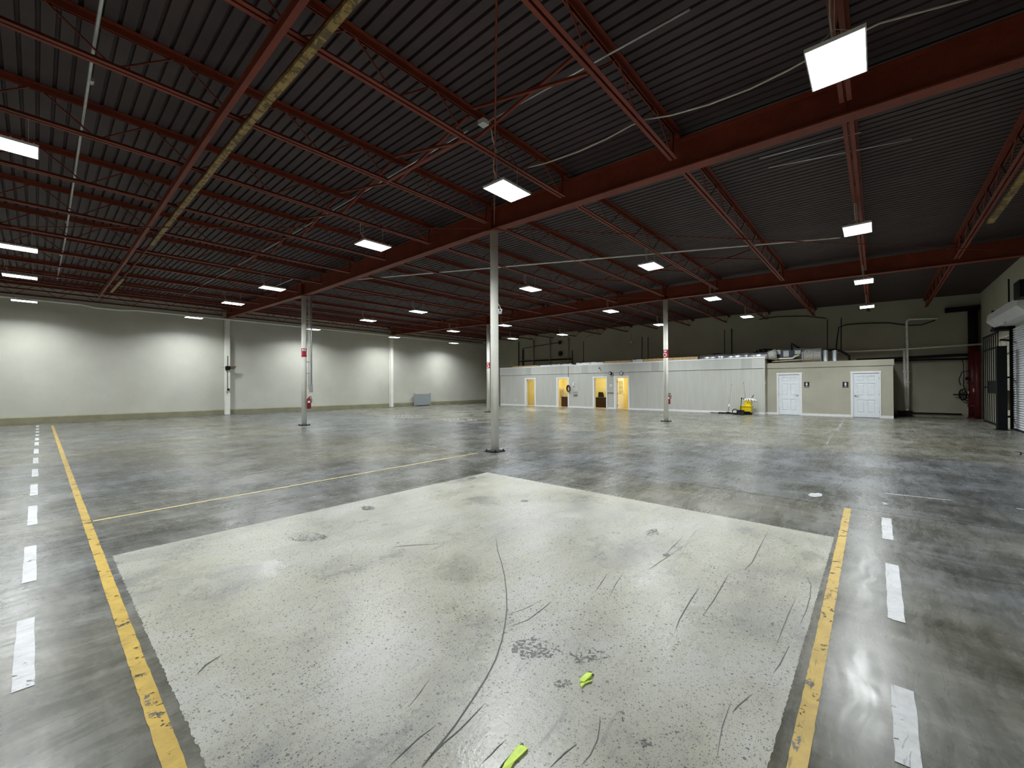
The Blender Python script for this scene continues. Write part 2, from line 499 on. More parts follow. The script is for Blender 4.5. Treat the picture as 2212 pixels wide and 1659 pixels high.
# columns
def column(x, y, lab):
    z = ZG + zo(y)
    t = thing('column', lab, 'column', (x, y, 0), 'cream pipe columns on the floor')
    part('pipe', MB().cyl((x, y, .02), (x, y, z - .02), .093, 24), M['column'], t, True)
    part('base_plate', MB().box(x - .17, x + .17, y - .17, y + .17, 0.001, .022), M['dark_pipe'], t)
    part('cap_plate', MB().box(x - .13, x + .13, y - .16, y + .16, z - .02, z), M['red'], t)
    b = MB()
    for i in (-1, 1):
        for j in (-1, 1): part('anchor_bolt', MB().cyl((x + .135 * i, y + .135 * j, .022), (x + .135 * i, y + .135 * j, .06), .014, 6), M['dark_pipe'], t)
    return t
column(X1, YC1, 'cream pipe column by the corner of the white floor square, with a camera bracket')
column(X1, YC2, 'cream pipe column with a red sign, conduits and a red fire extinguisher')
column(X2, YC1, 'cream pipe column with a red sign before the grey office wall')
column(X2, YC2, 'cream pipe column with a red sign near the corner of the offices')
for x, lab in ((X0, 'cream column against the long beige wall, behind the conduit bracket'), (X1, 'cream column against the long beige wall, with a dark bracket'), (X2, 'plain cream column against the long beige wall near the grey board')):
    y = YL - .16; t = thing('wall_column', lab, 'column', (x, y, 0), 'columns along the beige wall')
    part('shaft', MB().extrude([(a, b) for a, b in ibeam(.22, .22, .02, .016)], [lambda a, b, z=z: (x + a, y - .11 + b, z) for z in (0.012, ZG + zo(y))]), M['column'], t)
    part('base_plate', MB().box(x - .15, x + .15, y - .13, y + .13, .001, .012), M['dark_pipe'], t)

ORD = 'first second third fourth fifth sixth seventh eighth ninth tenth eleventh twelfth thirteenth fourteenth fifteenth'.split()
# open-web joists between the girders
def joist_parts(L, tail):
    bc = MB(); tc = MB(); wb_ = MB()
    b0, b1 = .10, L - tail
    for s in (-1, 1):
        bc.box(b0, b1, min(s * .014, s * .062), max(s * .014, s * .062), 0, .007); bc.box(b0, b1, min(s * .014, s * .021), max(s * .014, s * .021), .007, .055)
        tc.box(.0, L, min(s * .014, s * .078), max(s * .014, s * .078), .490, .498); tc.box(.0, L, min(s * .014, s * .022), max(s * .014, s * .022), .415, .490)
    n = max(2, round((b1 - b0 - .3) / 1.22)); st = (b1 - b0 - .3) / n
    pts = [(0.12, 0, .44)]
    for k in range(n):
        xa = b0 + .15 + k * st
        pts += [(xa, 0, .03), (xa + .06, 0, .03), (xa + st / 2, 0, .455), (xa + st / 2 + .06, 0, .455)]
    pts += [(b1 - .10, 0, .03), (b1 - .04, 0, .03), (L - .12, 0, .44)]
    wb_.tube(pts, .0115, 6)
    seat = [MB().box(0, .13, -.07, .07, .375, .415), MB().box(L - .13, L, -.07, .07, .375, .415)]
    return bc, tc, wb_, seat
bays = [(XR + .01, X0 - .115, .12, 'red steel joist behind the first girder', 'roof joists of the rear bay'),
        (X0 + .115, X1 - .115, .12, 'red steel joist over the floor square', 'roof joists over the painted floor square'),
        (X1 + .115, X2 - .115, .12, 'red steel joist between the column-borne girders', 'roof joists between the two girders'),
        (X2 + .115, XB - .01, .62, 'red steel joist ending above the offices', 'roof joists over the offices')]
for xa, xb, tail, lab, grp in bays:
    src = None
    for ji, y in enumerate(JY):
        loc = (xa, y, ZJ + zo(y)); jl = lab + ', ' + ORD[len(JY) - 1 - ji] + ' from the beige wall'
        if src is None:
            src = thing('bar_joist', jl, 'joist', (0, 0, 0), grp)
            bc, tc, w_, st = joist_parts(xb - xa, tail)
            part('bottom_chord', bc, M['red'], src); part('top_chord', tc, M['red'], src); part('web_rod', w_, M['red'], src, True); [part('seat', q_, M['red'], src) for q_ in st]
            src.location = loc; ORG[src] = Vector(loc)
        else: dup(src, loc, 0, jl)

# bridging between joists (crossed angles, plus flat ties) over the floor square and the middle bay
def brace(a, b, lab, grp):
    mb = MB().bar(a, b, .035, .005).bar((a[0] - .016, a[1], a[2] + .016), (b[0] - .016, b[1], b[2] + .016), .005, .032)
    solo('bridging_brace', mb, M['red'], lab, 'brace', grp)
for xb_, lab in ((4.25, 'red brace over the floor square'), (13.9, 'red brace in the middle bay')):
    for k in range(2, 9):
        ya, yb = JY[k] + .1, JY[k + 1] - .1
        za, zb = ZJ + zo(ya), ZJ + zo(yb)
        bl_ = lab + ' by the ' + ORD[len(JY) - 1 - k] + ' joist from the beige wall'; bg = lab.replace('red brace', 'bridging braces')
        brace((xb_, ya, za + .03), (xb_, yb, zb + .44), 'rising ' + bl_, bg)
        brace((xb_ + .07, ya, za + .44), (xb_ + .07, yb, zb + .03), 'falling ' + bl_, bg)
    if xb_ < 5:
        ya, yb = JY[3] + .01, JY[4] - .01
        solo('bridging_tie', MB().bar((xb_ - .09, ya, ZJ - .006 + zo(ya)), (xb_ - .09, yb, ZJ - .006 + zo(yb)), .055, .006), M['red'], 'flat orange-red tie linking two joists just before the near column', 'brace')

# diagonal tie rods from the column heads
def rod(a, b, lab):
    a = Vector(a); b = Vector(b); d = (b - a).normalized()
    mb = MB().tube([a, b], .012, 8); mid = a.lerp(b, .42)
    t = thing('tie_rod', lab, 'rod', tuple(a)); part('rod', mb, M['red'], t, True)
    part('turnbuckle', MB().cyl(mid - d * .12, mid + d * .12, .024, 8), M['red'], t, True)
zr = ZG + .05
rod((X1 - .12, YC1 - .12, zr), (2.57, 2.40, ZJ + zo(2.42) - .012), 'thin red diagonal tie rod running from the near column over the floor square')
rod((X1 + .12, YC1 - .12, zr), (X2 - .14, YR + .3, zr - .2), 'thin red diagonal tie rod from the near column towards the roller door')
rod((X1 - .12, YC1 + .12, zr), (X0 + .14, YC2 - .14, zr - .25), 'thin red diagonal tie rod from the near column towards the long beige wall')
rod((X1 + .12, YC2 - .12, zr), (X2 - .12, YC1 + .12, zr), 'thin red diagonal tie rod across the middle bay between two columns')
rod((X2 + .12, YC1 + .12, zr), (XB - .05, YC2 - .4, zr), 'thin red diagonal tie rod above the offices')

# hung rail and chipped yellow beam under the joists
y_end = 24.2
rl = thing('red_rail', 'red steel rail beam hung under the joists beside a chipped yellow beam', 'beam', (1.62, 10, 5.0))
xr_ = lambda y: 1.60 + .0045 * (y - 4)
zr_ = lambda y: 5.07 + zo(y)
RPF = ibeam(.062, .12, .010, .010)
part('i_beam', MB().extrude(RPF, [(lambda a, b, y=y: (xr_(y) + a, y, zr_(y) + b)) for y in (YR + .6, 6.6, 16, y_end)]), M['red'], rl)
for y in JY[1:13:2]: part('hanger_clip', MB().box(xr_(y) - .09, xr_(y) + .09, y - .03, y + .03, zr_(y) + .115, ZJ + zo(y)), M['red'], rl)
yb = thing('yellow_beam', 'chipped yellow painted beam hung under the joists beside the red rail', 'beam', (1.9, 8, 5.05))
def ypiece(y0, y1, wob):
    n = 14; mb = MB()
    L = [(1.850 + random.uniform(-wob, wob), y0 + (y1 - y0) * i / n) for i in range(n + 1)]
    R = [(1.932 + random.uniform(-wob, wob) * .3, y0 + (y1 - y0) * i / n) for i in range(n + 1)]
    k = 0
    for z in (5.06, 5.10):
        mb.v += [(x, y, z + zo(y)) for x, y in L] + [(x, y, z + zo(y)) for x, y in R]
    m_ = n + 1
    for i in range(n):
        mb.f += [(i, i + 1, m_ + i + 1, m_ + i), (2 * m_ + i, 2 * m_ + i + 1, 3 * m_ + i + 1, 3 * m_ + i), (i, i + 1, 2 * m_ + i + 1, 2 * m_ + i), (m_ + i, m_ + i + 1, 3 * m_ + i + 1, 3 * m_ + i)]
    mb.f += [(0, m_, 3 * m_, 2 * m_), (n, m_ + n, 3 * m_ + n, 2 * m_ + n)]
    return mb
part('plate', ypiece(YR + .7, 4.2, .006), M['yellow_steel'], yb)
part('plate', ypiece(4.2, 9.0, .010), M['yellow_steel'], yb)
part('plate', ypiece(9.01, 13.6, .004), M['yellow_steel'], yb)
part('end_plate', ypiece(18.8, 22.2, .003), M['yellow_steel'], yb)
part('stem', MB().extrude([(1.88, .04), (1.895, .04), (1.895, .13), (1.88, .13)], [(lambda a, b, y=y: (a, y, 5.06 + zo(y) + b)) for y in (YR + .7, 6.6, 16, 22.2)]), M['red'], yb)
p = W(2140, 478, 'Z', 5.0)
solo('yellow_beam', MB().bar((p.x - 3.6, -1.88, 4.98), (p.x, -1.86, 4.98), .11, .05), M['yellow_steel'], 'short pale yellow beam under the roof joist near the roller door', 'beam')

# ------------------------------------------------------------------ lamps
def make_lamp():
    t = thing('bay_lamp', 'lit white LED bay lamp hung on wires from a roof joist', 'lamp', (0, 0, 0), 'LED bay lamps hung in rows')
    hs = MB().box(-.345, .345, -.225, .225, .012, .03)
    hs.box(-.345, -.335, -.225, .225, -.004, .012).box(.335, .345, -.225, .225, -.004, .012).box(-.335, .335, -.225, -.215, -.004, .012).box(-.335, .335, .215, .225, -.004, .012)
    part('housing', hs, M['housing'], t)
    part('driver_box', MB().box(-.16, .16, -.06, .06, .03, .075), M['housing'], t)
    for i in range(7):
        part('heat_fin', MB().box(-.30 + i * .1 - .006, -.30 + i * .1 + .006, -.2, -.07, .03, .055), M['housing'], t)
    part('diffuser', MB().box(-.334, .334, -.214, .214, .0, .010), M['bay'], t)
    ld = D.lights.new('lamp_light', 'AREA'); ld.shape = 'RECTANGLE'; ld.size = .66; ld.size_y = .42; ld.energy = LAMP_W; ld.color = (.94, .985, 1.0); ld.spread = math.radians(150)
    lo = D.objects.new('lamp_light', ld); COL.objects.link(lo); lo.parent = t; lo.location = (0, 0, -.006); ORG[lo] = ORG[t]
    for s in (-1, 1):
        part('hanger_wire', MB().tube([(s * .25, -.20, .03), (s * .25, 0, .16), (s * .25, 0, .45)], .004, 5).tube([(s * .25, .20, .03), (s * .25, 0, .16)], .004, 5), M['cable'], t)
    part('power_cord', MB().tube([(-.1, 0, .07), (-.22, .02, .12), (-.30, .03, .25), (-.29, .03, .46)], .007, 6), M['cable'], t)
    return t
lamp = make_lamp(); first = True
LX = (-6.0, -.33, 5.1, 10.9, 16.5, 21.93); LY = (.27, 4.55, 8.70, 14.93, 19.08, 25.3)  # rearmost lamp row is unseen, added to light the space behind the camera
ROW = ('added unseen row behind the first girder', 'row before the red rail', 'row before the near girder', 'row beyond the near girder', 'row before the far girder', 'row nearest the offices')
for xi, x in enumerate(LX):
    for yi, y in enumerate(LY):
        if xi == 1 and yi == 0: continue      # not in view: nothing in the photograph shows one here
        ll = 'lit LED bay lamp, %s from the beige wall, %s' % (ORD[5 - yi], ROW[xi])
        xx = x + .012 * (y - 8) * (-1 if x > 15 else 0) * .3
        loc = (xx, y, ZJ + zo(y) - .45)
        if first: lamp['label'] = ll; lamp.location = loc; ORG[lamp] = Vector(loc); first = False
        else: dup(lamp, loc, 0, ll)

# conduits and cables up in the roof
def tubeobj(name, pts, r, mat, lab, cat, n=8): return solo(name, MB().tube(pts, r, n), mat, lab, cat, None, True)
t = thing('conduit', 'long pale conduit running below the roof deck, before the red rail', 'conduit', (.46, 10, 5.4))
zc = lambda y: ZJ + zo(y) + .16
part('tube', MB().tube([(.40, YR + .3, zc(YR)), (.42, 6.6, zc(6.6)), (.48, 16, zc(16)), (.49, 22.4, zc(22.4))], .018, 8), M['conduit'], t, True)
for y in (7.4, 10.9, 14.1, 17.9, 20.3): part('coupling', MB().cyl((.45, y - .05, zc(y)), (.45, y + .05, zc(y)), .026, 8), M['conduit'], t, True)
zc2 = lambda y: ZJ + zo(y) + .36
t = thing('conduit', 'thin white conduit beside the bridging over the floor square, with a junction box', 'conduit', (4.5, 6, 5.5))
part('tube', MB().tube([(4.52, 1.45, zc2(1.45)), (4.5, 4.4, zc2(4.4))], .014, 8).tube([(4.46, 4.8, zc2(4.8)), (4.45, 12.5, zc2(12)), (4.45, 24, zc2(24))], .012, 8), M['conduit'], t, True)
part('junction_box', MB().box(4.40, 4.52, 4.40, 4.52, zc2(4.4) - .05, zc2(4.4) + .02), M['housing'], t)
part('cord', MB().tube([(4.44, 4.46, zc2(4.4)), (4.5, 4.36, 5.5), (4.62, 4.42, 5.3), (4.85, 4.55, 5.24)], .008, 6), M['cable'], t, True)
pa, pb = W(768, 604, 'Z', 5.28), W(1815, 513, 'Z', 5.14)
tubeobj('conduit', [pa, pa.lerp(pb, .5), pb], .022, M['white_pipe'], 'long white pipe slanting across the middle bay to a bay lamp', 'conduit')
# sagging cable
cp = [(1140, 362, 5.19), (1180, 352, 5.10), (1250, 327, 5.06), (1310, 300, 5.10), (1365, 270, 5.2), (1395, 258, 5.24), (1450, 249, 5.2), (1530, 226, 5.10), (1620, 192, 5.05), (1700, 153, 5.08), (1800, 98, 5.1), (1900, 50, 5.14), (2095, -3, 5.2)]
tubeobj('cable', [W(u, v, 'Z', z) for u, v, z in cp], .011, M['cable'], 'pale cable sagging from joist to joist before the near girder', 'cable', 6)
for (u0, v0, u1, v1, z0, z1, lab) in ((570, 628, 640, 600, 5.3, 5.3, 'short pale conduit behind the nearest lamps along the beige wall'), (1640, 342, 1860, 285, 5.5, 5.5, 'grey conduit under the dark deck beyond the near girder'), (1660, 362, 1970, 300, 5.5, 5.45, 'second grey conduit under the dark deck beyond the near girder')):
    tubeobj('conduit', [W(u0, v0, 'Z', z0), W(u1, v1, 'Z', z1)], .014, M['conduit'], lab, 'conduit')
zp = 5.42
yw_ = YL - .33
tubeobj('wall_pipe', [(XR + .2, yw_, 5.28), (.9, yw_, 5.28), (1.3, yw_, 5.28), (1.75, yw_, 5.2), (2.6, yw_, 5.2), (3.2, yw_, 5.27), (6.7, yw_, 5.275), (XB - .3, yw_, 5.275)], .05, M['column'], 'long pale pipe along the top of the beige wall, dipping under the red rail', 'pipe')

# ------------------------------------------------------------------ floor markings
ZM = .0025
def strip(name, pts, mat, z=ZM, label=None, edge=0.):
    """flat ribbon polygon given left/right point lists"""
    l, r = pts; mb = MB()
    for (a, b, c, d) in zip(l[:-1], l[1:], r[1:], r[:-1]): mb.poly([(*q, z) for q in (a, b, c, d)])
    return part(name, mb, mat, floor, False, label)
def ragged(a, b, n, j):
    a = Vector(a[:2]); b = Vector(b[:2]); d = (b - a); nrm = Vector((-d.y, d.x)).normalized()
    return [tuple(a + d * (i / n) + nrm * (random.uniform(-j, j) if 0 < i < n else 0)) for i in range(n + 1)]
# white square
q = [(.445, .335), (.445, 5.155), (5.185, 5.12), (5.17, .325)]
edge = []
for a, b, j in ((q[0], q[1], .005), (q[1], q[2], .003), (q[2], q[3], .0025), (q[3], q[0], .003)): edge += ragged(a, b, 260, j)[:-1]
part('painted_square', MB().poly([(*e, .0012) for e in edge]), M['patch'], floor, False, 'large worn white painted square on the floor')
def line(name, x0, y0, x1, y1, w, mat, n=40, j=.003, label=None):
    d = Vector((x1 - x0, y1 - y0)); nn_ = Vector((-d.y, d.x)).normalized() * (w / 2)
    l = ragged((x0 + nn_.x, y0 + nn_.y), (x1 + nn_.x, y1 + nn_.y), n, j); r = ragged((x0 - nn_.x, y0 - nn_.y), (x1 - nn_.x, y1 - nn_.y), n, j)
    return strip(name, (l, r), mat, ZM, label)
line('yellow_line', .41, 25.0, .35, YR + .5, .068, M['yellow_line'], 500, .0022, 'yellow painted line left of the white square')
line('yellow_line', 6.48, .275, 0.46, .235, .066, M['yellow_line'], 150, .0022, 'yellow painted line right of the white square')
line('thin_yellow_line', .42, 6.66, 6.53, 6.78, .055, M['thin_yellow'], 40, .001, 'thin yellow line towards the near column')
line('thin_yellow_line', 6.50, 6.80, 6.40, 24.5, .05, M['faint_line'], 60, .001, 'thin faded line along the first girder')
line('thin_yellow_line', 7.2, 6.82, 8.7, 6.9, .05, M['faint_line'], 12, .001)
# white dashes: left file and right file
def dash(u0, v0, u1, v1, w, axis):
    a, b = G(u0, v0), G(u1, v1)
    if axis == 'Y': line('white_dash', (a.x + b.x) / 2, a.y, (a.x + b.x) / 2, b.y, w, M['white_line'], 8, .003)
    else: line('white_dash', a.x, (a.y + b.y) / 2, b.x, (a.y + b.y) / 2, w, M['white_line'], 8, .003)
for (v0, v1) in ((919.5, 922.5), (925.6, 928.6), (931.5, 935), (938.5, 942), (946, 951.5), (955, 962.5), (970, 980), (989, 1001.5), (1013, 1030), (1046.5, 1070.5), (1093, 1134.5), (1180, 1258), (1338, 1490)):
    u = 84.5 - (v0 - 920) * .058; u1 = 84.5 - (v1 - 920) * .058
    dash(u - 2, v0, u1 - 4, v1, .075, 'Y')
dash(0, 1178, 78, 1178, .0, 'Y') if False else None
for (u0, v0, u1, v1) in ((1913, 1119, 1920, 1166), (1925, 1219, 1939, 1342), (1942, 1484, 1972, 1662)): dash(u0, v0, u1, v1, .082, 'X')
for (u0, v0, u1, v1) in ((1909, 1069, 1911, 1080), (1912, 1086, 1914, 1091)):
    a, b = G(u0, v0), G(u1, v1); line('white_dash', a.x, a.y, b.x, b.y, .07, M['faint_line'], 6, .004)
for (u0, v0, u1, v1, w) in ((1910, 1066, 2054, 1081, .035), (2196, 1099, 2230, 1103, .04), (2163, 987, 2190, 998, .04), (1823, 907, 1808, 930, .09), (1797, 938, 1785, 960, .05), (1050, 970, 1055, 969, .03), (1430, 1090, 1900, 1100, .0)):
    if w:
        a, b = G(u0, v0), G(u1, v1); line('chalk_line', a.x, a.y, b.x, b.y, w, M['white_line'] if u0 in (1910, 2196) else M['faint_line'], 8, .002)
# two rows of slanted tick marks far off
for (us, v, dx) in (((852, 861, 869.5, 877, 885, 892, 900, 909), 899, 2.6), ((961.5, 972, 981.5, 991.5, 1000, 1012, 1018, 1027.5), 907.3, -2.2)):
    for k, u in enumerate(us):
        hgt = 1.6 + 1.7 * math.sin(math.pi * (k + .6) / 8.2)
        a, b = G(u - dx * hgt / 3, v + hgt), G(u + dx * hgt / 3, v - hgt)
        line('tick_mark', a.x, a.y, b.x, b.y, .09, M['faint_line'], 3, .003)
# scuffs, scratches and stains (photo pixels on the floor plane)
def scuff(px, w, mat='scuff', z=.0032):
    pts = [G(u, v) for u, v in px]; l = []; r = []
    for i, p_ in enumerate(pts):
        d = pts[min(i + 1, len(pts) - 1)] - pts[max(i - 1, 0)]; n_ = Vector((-d.y, d.x)).normalized()
        k = .6 * w * (.25 if i in (0, len(pts) - 1) else 1) / 2
        l.append((p_.x + n_.x * k, p_.y + n_.y * k)); r.append((p_.x - n_.x * k, p_.y - n_.y * k))
    strip('scuff_mark', (l, r), M[mat], z)
scuff([(1071, 1160), (1075, 1190), (1083, 1215), (1090, 1245), (1094, 1280), (1095, 1315), (1091, 1350), (1084, 1385), (1071, 1425), (1052, 1462), (1030, 1498), (1005, 1535), (985, 1565), (960, 1597), (935, 1628), (910, 1658)], .012)
scuff([(1048, 1520), (1015, 1555), (990, 1580), (960, 1605), (935, 1630), (912, 1659)], .009)
scuff([(848, 1182), (880, 1179), (947, 1175)], .018)
scuff([(1312, 1240), (1300, 1258), (1285, 1280)], .010); scuff([(1345, 1240), (1330, 1262), (1316, 1290)], .007)
scuff([(942, 1568), (905, 1595), (870, 1628), (838, 1659)], .008); scuff([(1094, 1598), (1075, 1615), (1060, 1632), (1040, 1650)], .007)
scuff([(1246, 1608), (1220, 1628), (1188, 1659)], .010); scuff([(1296, 1548), (1295, 1572), (1290, 1600), (1275, 1632), (1255, 1655)], .006)
scuff([(1658, 1150), (1640, 1185), (1625, 1215), (1608, 1232)], .012); scuff([(1575, 1240), (1562, 1262), (1540, 1300), (1518, 1330)], .009)
scuff([(1745, 1248), (1752, 1265), (1750, 1290), (1742, 1318), (1728, 1350)], .007); scuff([(1720, 1290), (1702, 1330), (1690, 1360), (1675, 1400)], .006)
scuff([(1510, 1270), (1490, 1300), (1468, 1338), (1460, 1360)], .010); scuff([(1475, 1160), (1455, 1180), (1430, 1205)], .008)
scuff([(1625, 1500), (1595, 1525), (1582, 1540)], .009); scuff([(1580, 1515), (1560, 1570), (1548, 1640)], .006)
scuff([(1705, 1395), (1685, 1435), (1670, 1455)], .008); scuff([(1500, 1165), (1420, 1218), (1400, 1232)], .007)
scuff([(930, 1465), (905, 1500), (885, 1525)], .006); scuff([(985, 1356), (1035, 1348)], .010); scuff([(1092, 1330), (1135, 1315), (1165, 1300)], .007)
scuff([(1100, 1355), (1140, 1340), (1180, 1310), (1190, 1300)], .008); scuff([(480, 1415), (445, 1437), (425, 1458)], .018); scuff([(545, 1380), (500, 1395)], .009)
scuff([(430, 1265), (405, 1290)], .011); scuff([(375, 1315), (320, 1330)], .012); scuff([(1130, 1225), (1180, 1210)], .006)
for (u, v, r1, r2, seed) in ((795, 1098, 17, 5, 1), (1215, 1477, 20, 9, 2), (1341, 1549, 14, 14, 3), (1667, 1349, 7, 5, 4), (1440, 1199, 9, 4, 5), (1390, 1606, 18, 10, 6), (1133, 1082, 10, 3, 7), (1160, 1400, 60, 26, 8), (1270, 1415, 50, 22, 9), (660, 1160, 55, 10, 10), (1535, 1230, 22, 9, 11), (1020, 1033, 10, 2, 12), (1745, 1477, 16, 10, 13), (1500, 1290, 14, 9, 14), (1720, 1600, 9, 26, 15), (318, 1515, 9, 14, 16), (330, 1545, 16, 9, 17), (1410, 1152, 17, 8, 18)):
    rr = random.Random(seed); pts = []
    for i in range(18):
        t = 2 * math.pi * i / 18; k = rr.uniform(.75, 1.1); w = G(u + r1 * k * math.cos(t), v + r2 * k * math.sin(t)); pts.append((w.x, w.y, .0028 + seed * 1e-5))
    part('stain', MB().poly(pts), M['stain'], floor)
# things lying on the floor
def flat_scrap(name, px, mat, lab, cat, h=.004):
    pts = [G(u, v) for u, v in px]; mb = MB(); n = len(pts)
    zz = [.006 + h * random.random() for _ in pts]
    mb.v = [(p_.x, p_.y, .0035) for p_ in pts] + [(p_.x, p_.y, z) for p_, z in zip(pts, zz)]
    mb.f = [tuple(range(n)), tuple(range(n, 2 * n))] + [(i, (i + 1) % n, n + (i + 1) % n, n + i) for i in range(n)]
    return solo(name, mb, M[mat], lab, cat)
t = thing('tape_scrap', 'crumpled lime green tape scrap in the middle of the white square', 'tape', tuple(G(1265, 1472)))
def piece(nm, px, mat, par, z0, z1):
    pts = [G(u, v) for u, v in px]; n = len(pts); mb = MB()
    mb.v = [(p_.x, p_.y, z0) for p_ in pts] + [(p_.x, p_.y, z1 + .004 * (i % 2)) for i, p_ in enumerate(pts)]
    mb.f = [tuple(range(n)), tuple(range(n, 2 * n))] + [(i, (i + 1) % n, n + (i + 1) % n, n + i) for i in range(n)]
    part(nm, mb, M[mat], par)
piece('fold', [(1268, 1457), (1280, 1460), (1276, 1467), (1262, 1479), (1254, 1477), (1252, 1474)], 'green_tape', t, .0035, .012)
piece('torn_strip', [(1253, 1480), (1262, 1478), (1278, 1472), (1279, 1475), (1264, 1480), (1257, 1488), (1255, 1485)], 'green_tape', t, .0035, .008)
piece('sticky_edge', [(1267, 1454), (1276, 1454), (1283, 1459), (1280, 1462), (1268, 1458)], 'tape_back', t, .003, .006)
t = thing('tape_scrap', 'flattened lime green tape strip with dark edges near the front of the white square', 'tape', tuple(G(1112, 1640)))
piece('strip', [(1119, 1613), (1127, 1615), (1140, 1618), (1140, 1623), (1125, 1638), (1112, 1650), (1100, 1668), (1084, 1668), (1090, 1652), (1105, 1634)], 'green_tape', t, .004, .008)
piece('sticky_edge', [(1127, 1607), (1131, 1612), (1124, 1616), (1105, 1636), (1088, 1655), (1078, 1668), (1074, 1668), (1088, 1650), (1104, 1631), (1122, 1613)], 'tape_back', t, .003, .0045)
flat_scrap('paper_scrap', [(1745, 1070), (1752, 1066), (1760, 1067), (1768, 1066), (1777, 1069), (1775, 1073), (1762, 1075), (1752, 1074)], 'white_line', 'torn white paper scrap on the grey floor beyond the white square', 'scrap', .006)
t = thing('cord_bit', 'short black cord bit on the floor before the roller door', 'cord', tuple(G(2205, 978)))
part('strand', MB().tube([G(2192, 976), G(2200, 976.5), G(2206, 978), G(2204, 983)], .012, 6), M['rubber'], t); part('strand', MB().tube([G(2205, 979), G(2214, 979.5)], .010, 6), M['rubber'], t)

# ------------------------------------------------------------------ offices along the back
yO = lambda u: W(u, 850, 'X', XO).y
ZC = 2.97
doors = [(1133.7, 1136.9, 1155.4, 1158), (1202, 1205, 1227, 1229.5), (1280.7, 1283.9, 1310, 1312.4), (1326.4, 1330, 1357.6, 1359.9)]
YA, YB_ = yO(1081), yO(1652)                # left end, right end
ops = [(yO(d[1]), yO(d[2])) for d in doors]  # (high y, low y)
OH = 2.04
def front_wall(x0, x1, ya, yb_, z1, ops_, oh):
    mb = MB(); cur = ya
    for a, b in ops_:
        mb.box(x0, x1, a, cur, 0, z1); mb.box(x0, x1, b, a, oh, z1); cur = b
    mb.box(x0, x1, yb_, cur, 0, z1); return mb
wo = struct('wall_office', front_wall(XO, XO + .12, YA, YB_, 2.36, ops, OH), M['siding'])
part('fascia_board', MB().box(XO - .034, XO + .12, YB_ - .022, YA, 2.365, 2.90), M['fascia'], wo)
part('cap_trim', MB().box(XO - .05, XO + .16, YB_ - .05, YA + .03, 2.90, 2.97), M['trim'], wo)
struct('wall_office_end', MB().box(XO + .12, XB - .01, YB_, YB_ + .12, 0, 2.72), M['restroom'])
struct('wall_office_side', MB().box(XO + .12, XB - .01, YA - .12, YA, 0, 2.72), M['restroom'])
struct('ceiling_office', MB().box(XO + .12, XB - .01, YB_, YA, 2.72, 2.80), M['wood'])
part('corner_trim', MB().box(XO - .015, XO + .05, YB_ - .012, YB_ + .05, 0, 2.365), M['fascia'], wo)
# baseboard between the doors
bb = MB(); cur = YA
for (d, o) in zip(doors, ops):
    bb.box(XO - .018, XO - .0005, yO(d[0]), cur, 0, .11); cur = yO(d[3])
bb.box(XO - .018, XO - .0005, YB_ - .012, cur, 0, .11).box(XO - .018, XT, YB_ - .02, YB_ - .0005, 0, .11)
struct('baseboard_office', bb, M['trim'])
# yellow rooms behind the doors
RB = 27.1
split = [YA - .12, W(1217, 830, 'X', RB).y + .04, ops[1][1] - .14, (ops[2][1] + ops[3][0]) / 2, ops[3][1] - 1.6]
yr_ = struct('wall_office_rooms', MB().box(RB, RB + .06, split[4], split[0], 0, 2.5), M['yellow_room'])
for i_, s in enumerate(split[1:]): struct('wall_partition_%d' % (i_ + 1), MB().box(XO + .12, RB, s - .04, s + .04, .012, 2.5), M['yellow_room'])
struct('ceiling_rooms', MB().box(XO + .12, RB, split[4], split[0], 2.5, 2.54), M['trim'])
struct('floor_rooms', MB().box(XO + .125, RB, split[4], split[0], .002, .012), M['room_floor'])
struct('baseboard_rooms', MB().box(RB - .02, RB, split[4], split[0], .012, .12), M['door_cream'])
for k in range(4):
    yc = (split[k] + split[k + 1]) / 2
    t = thing('ceiling_lamp', 'warm lit ceiling lamp in the yellow room of the %s doorway' % ORD[k], 'lamp', (25.7, yc, 2.44), 'ceiling lamps of the yellow rooms')
    part('shade', MB().lathe((25.7, yc, 2.44), [(.06, -.02), (.17, .0), (.19, .05)], 16), M['warm'], t); part('rim', MB().lathe((25.7, yc, 2.49), [(.2, 0), (.2, .012)], 16), M['chrome'], t)
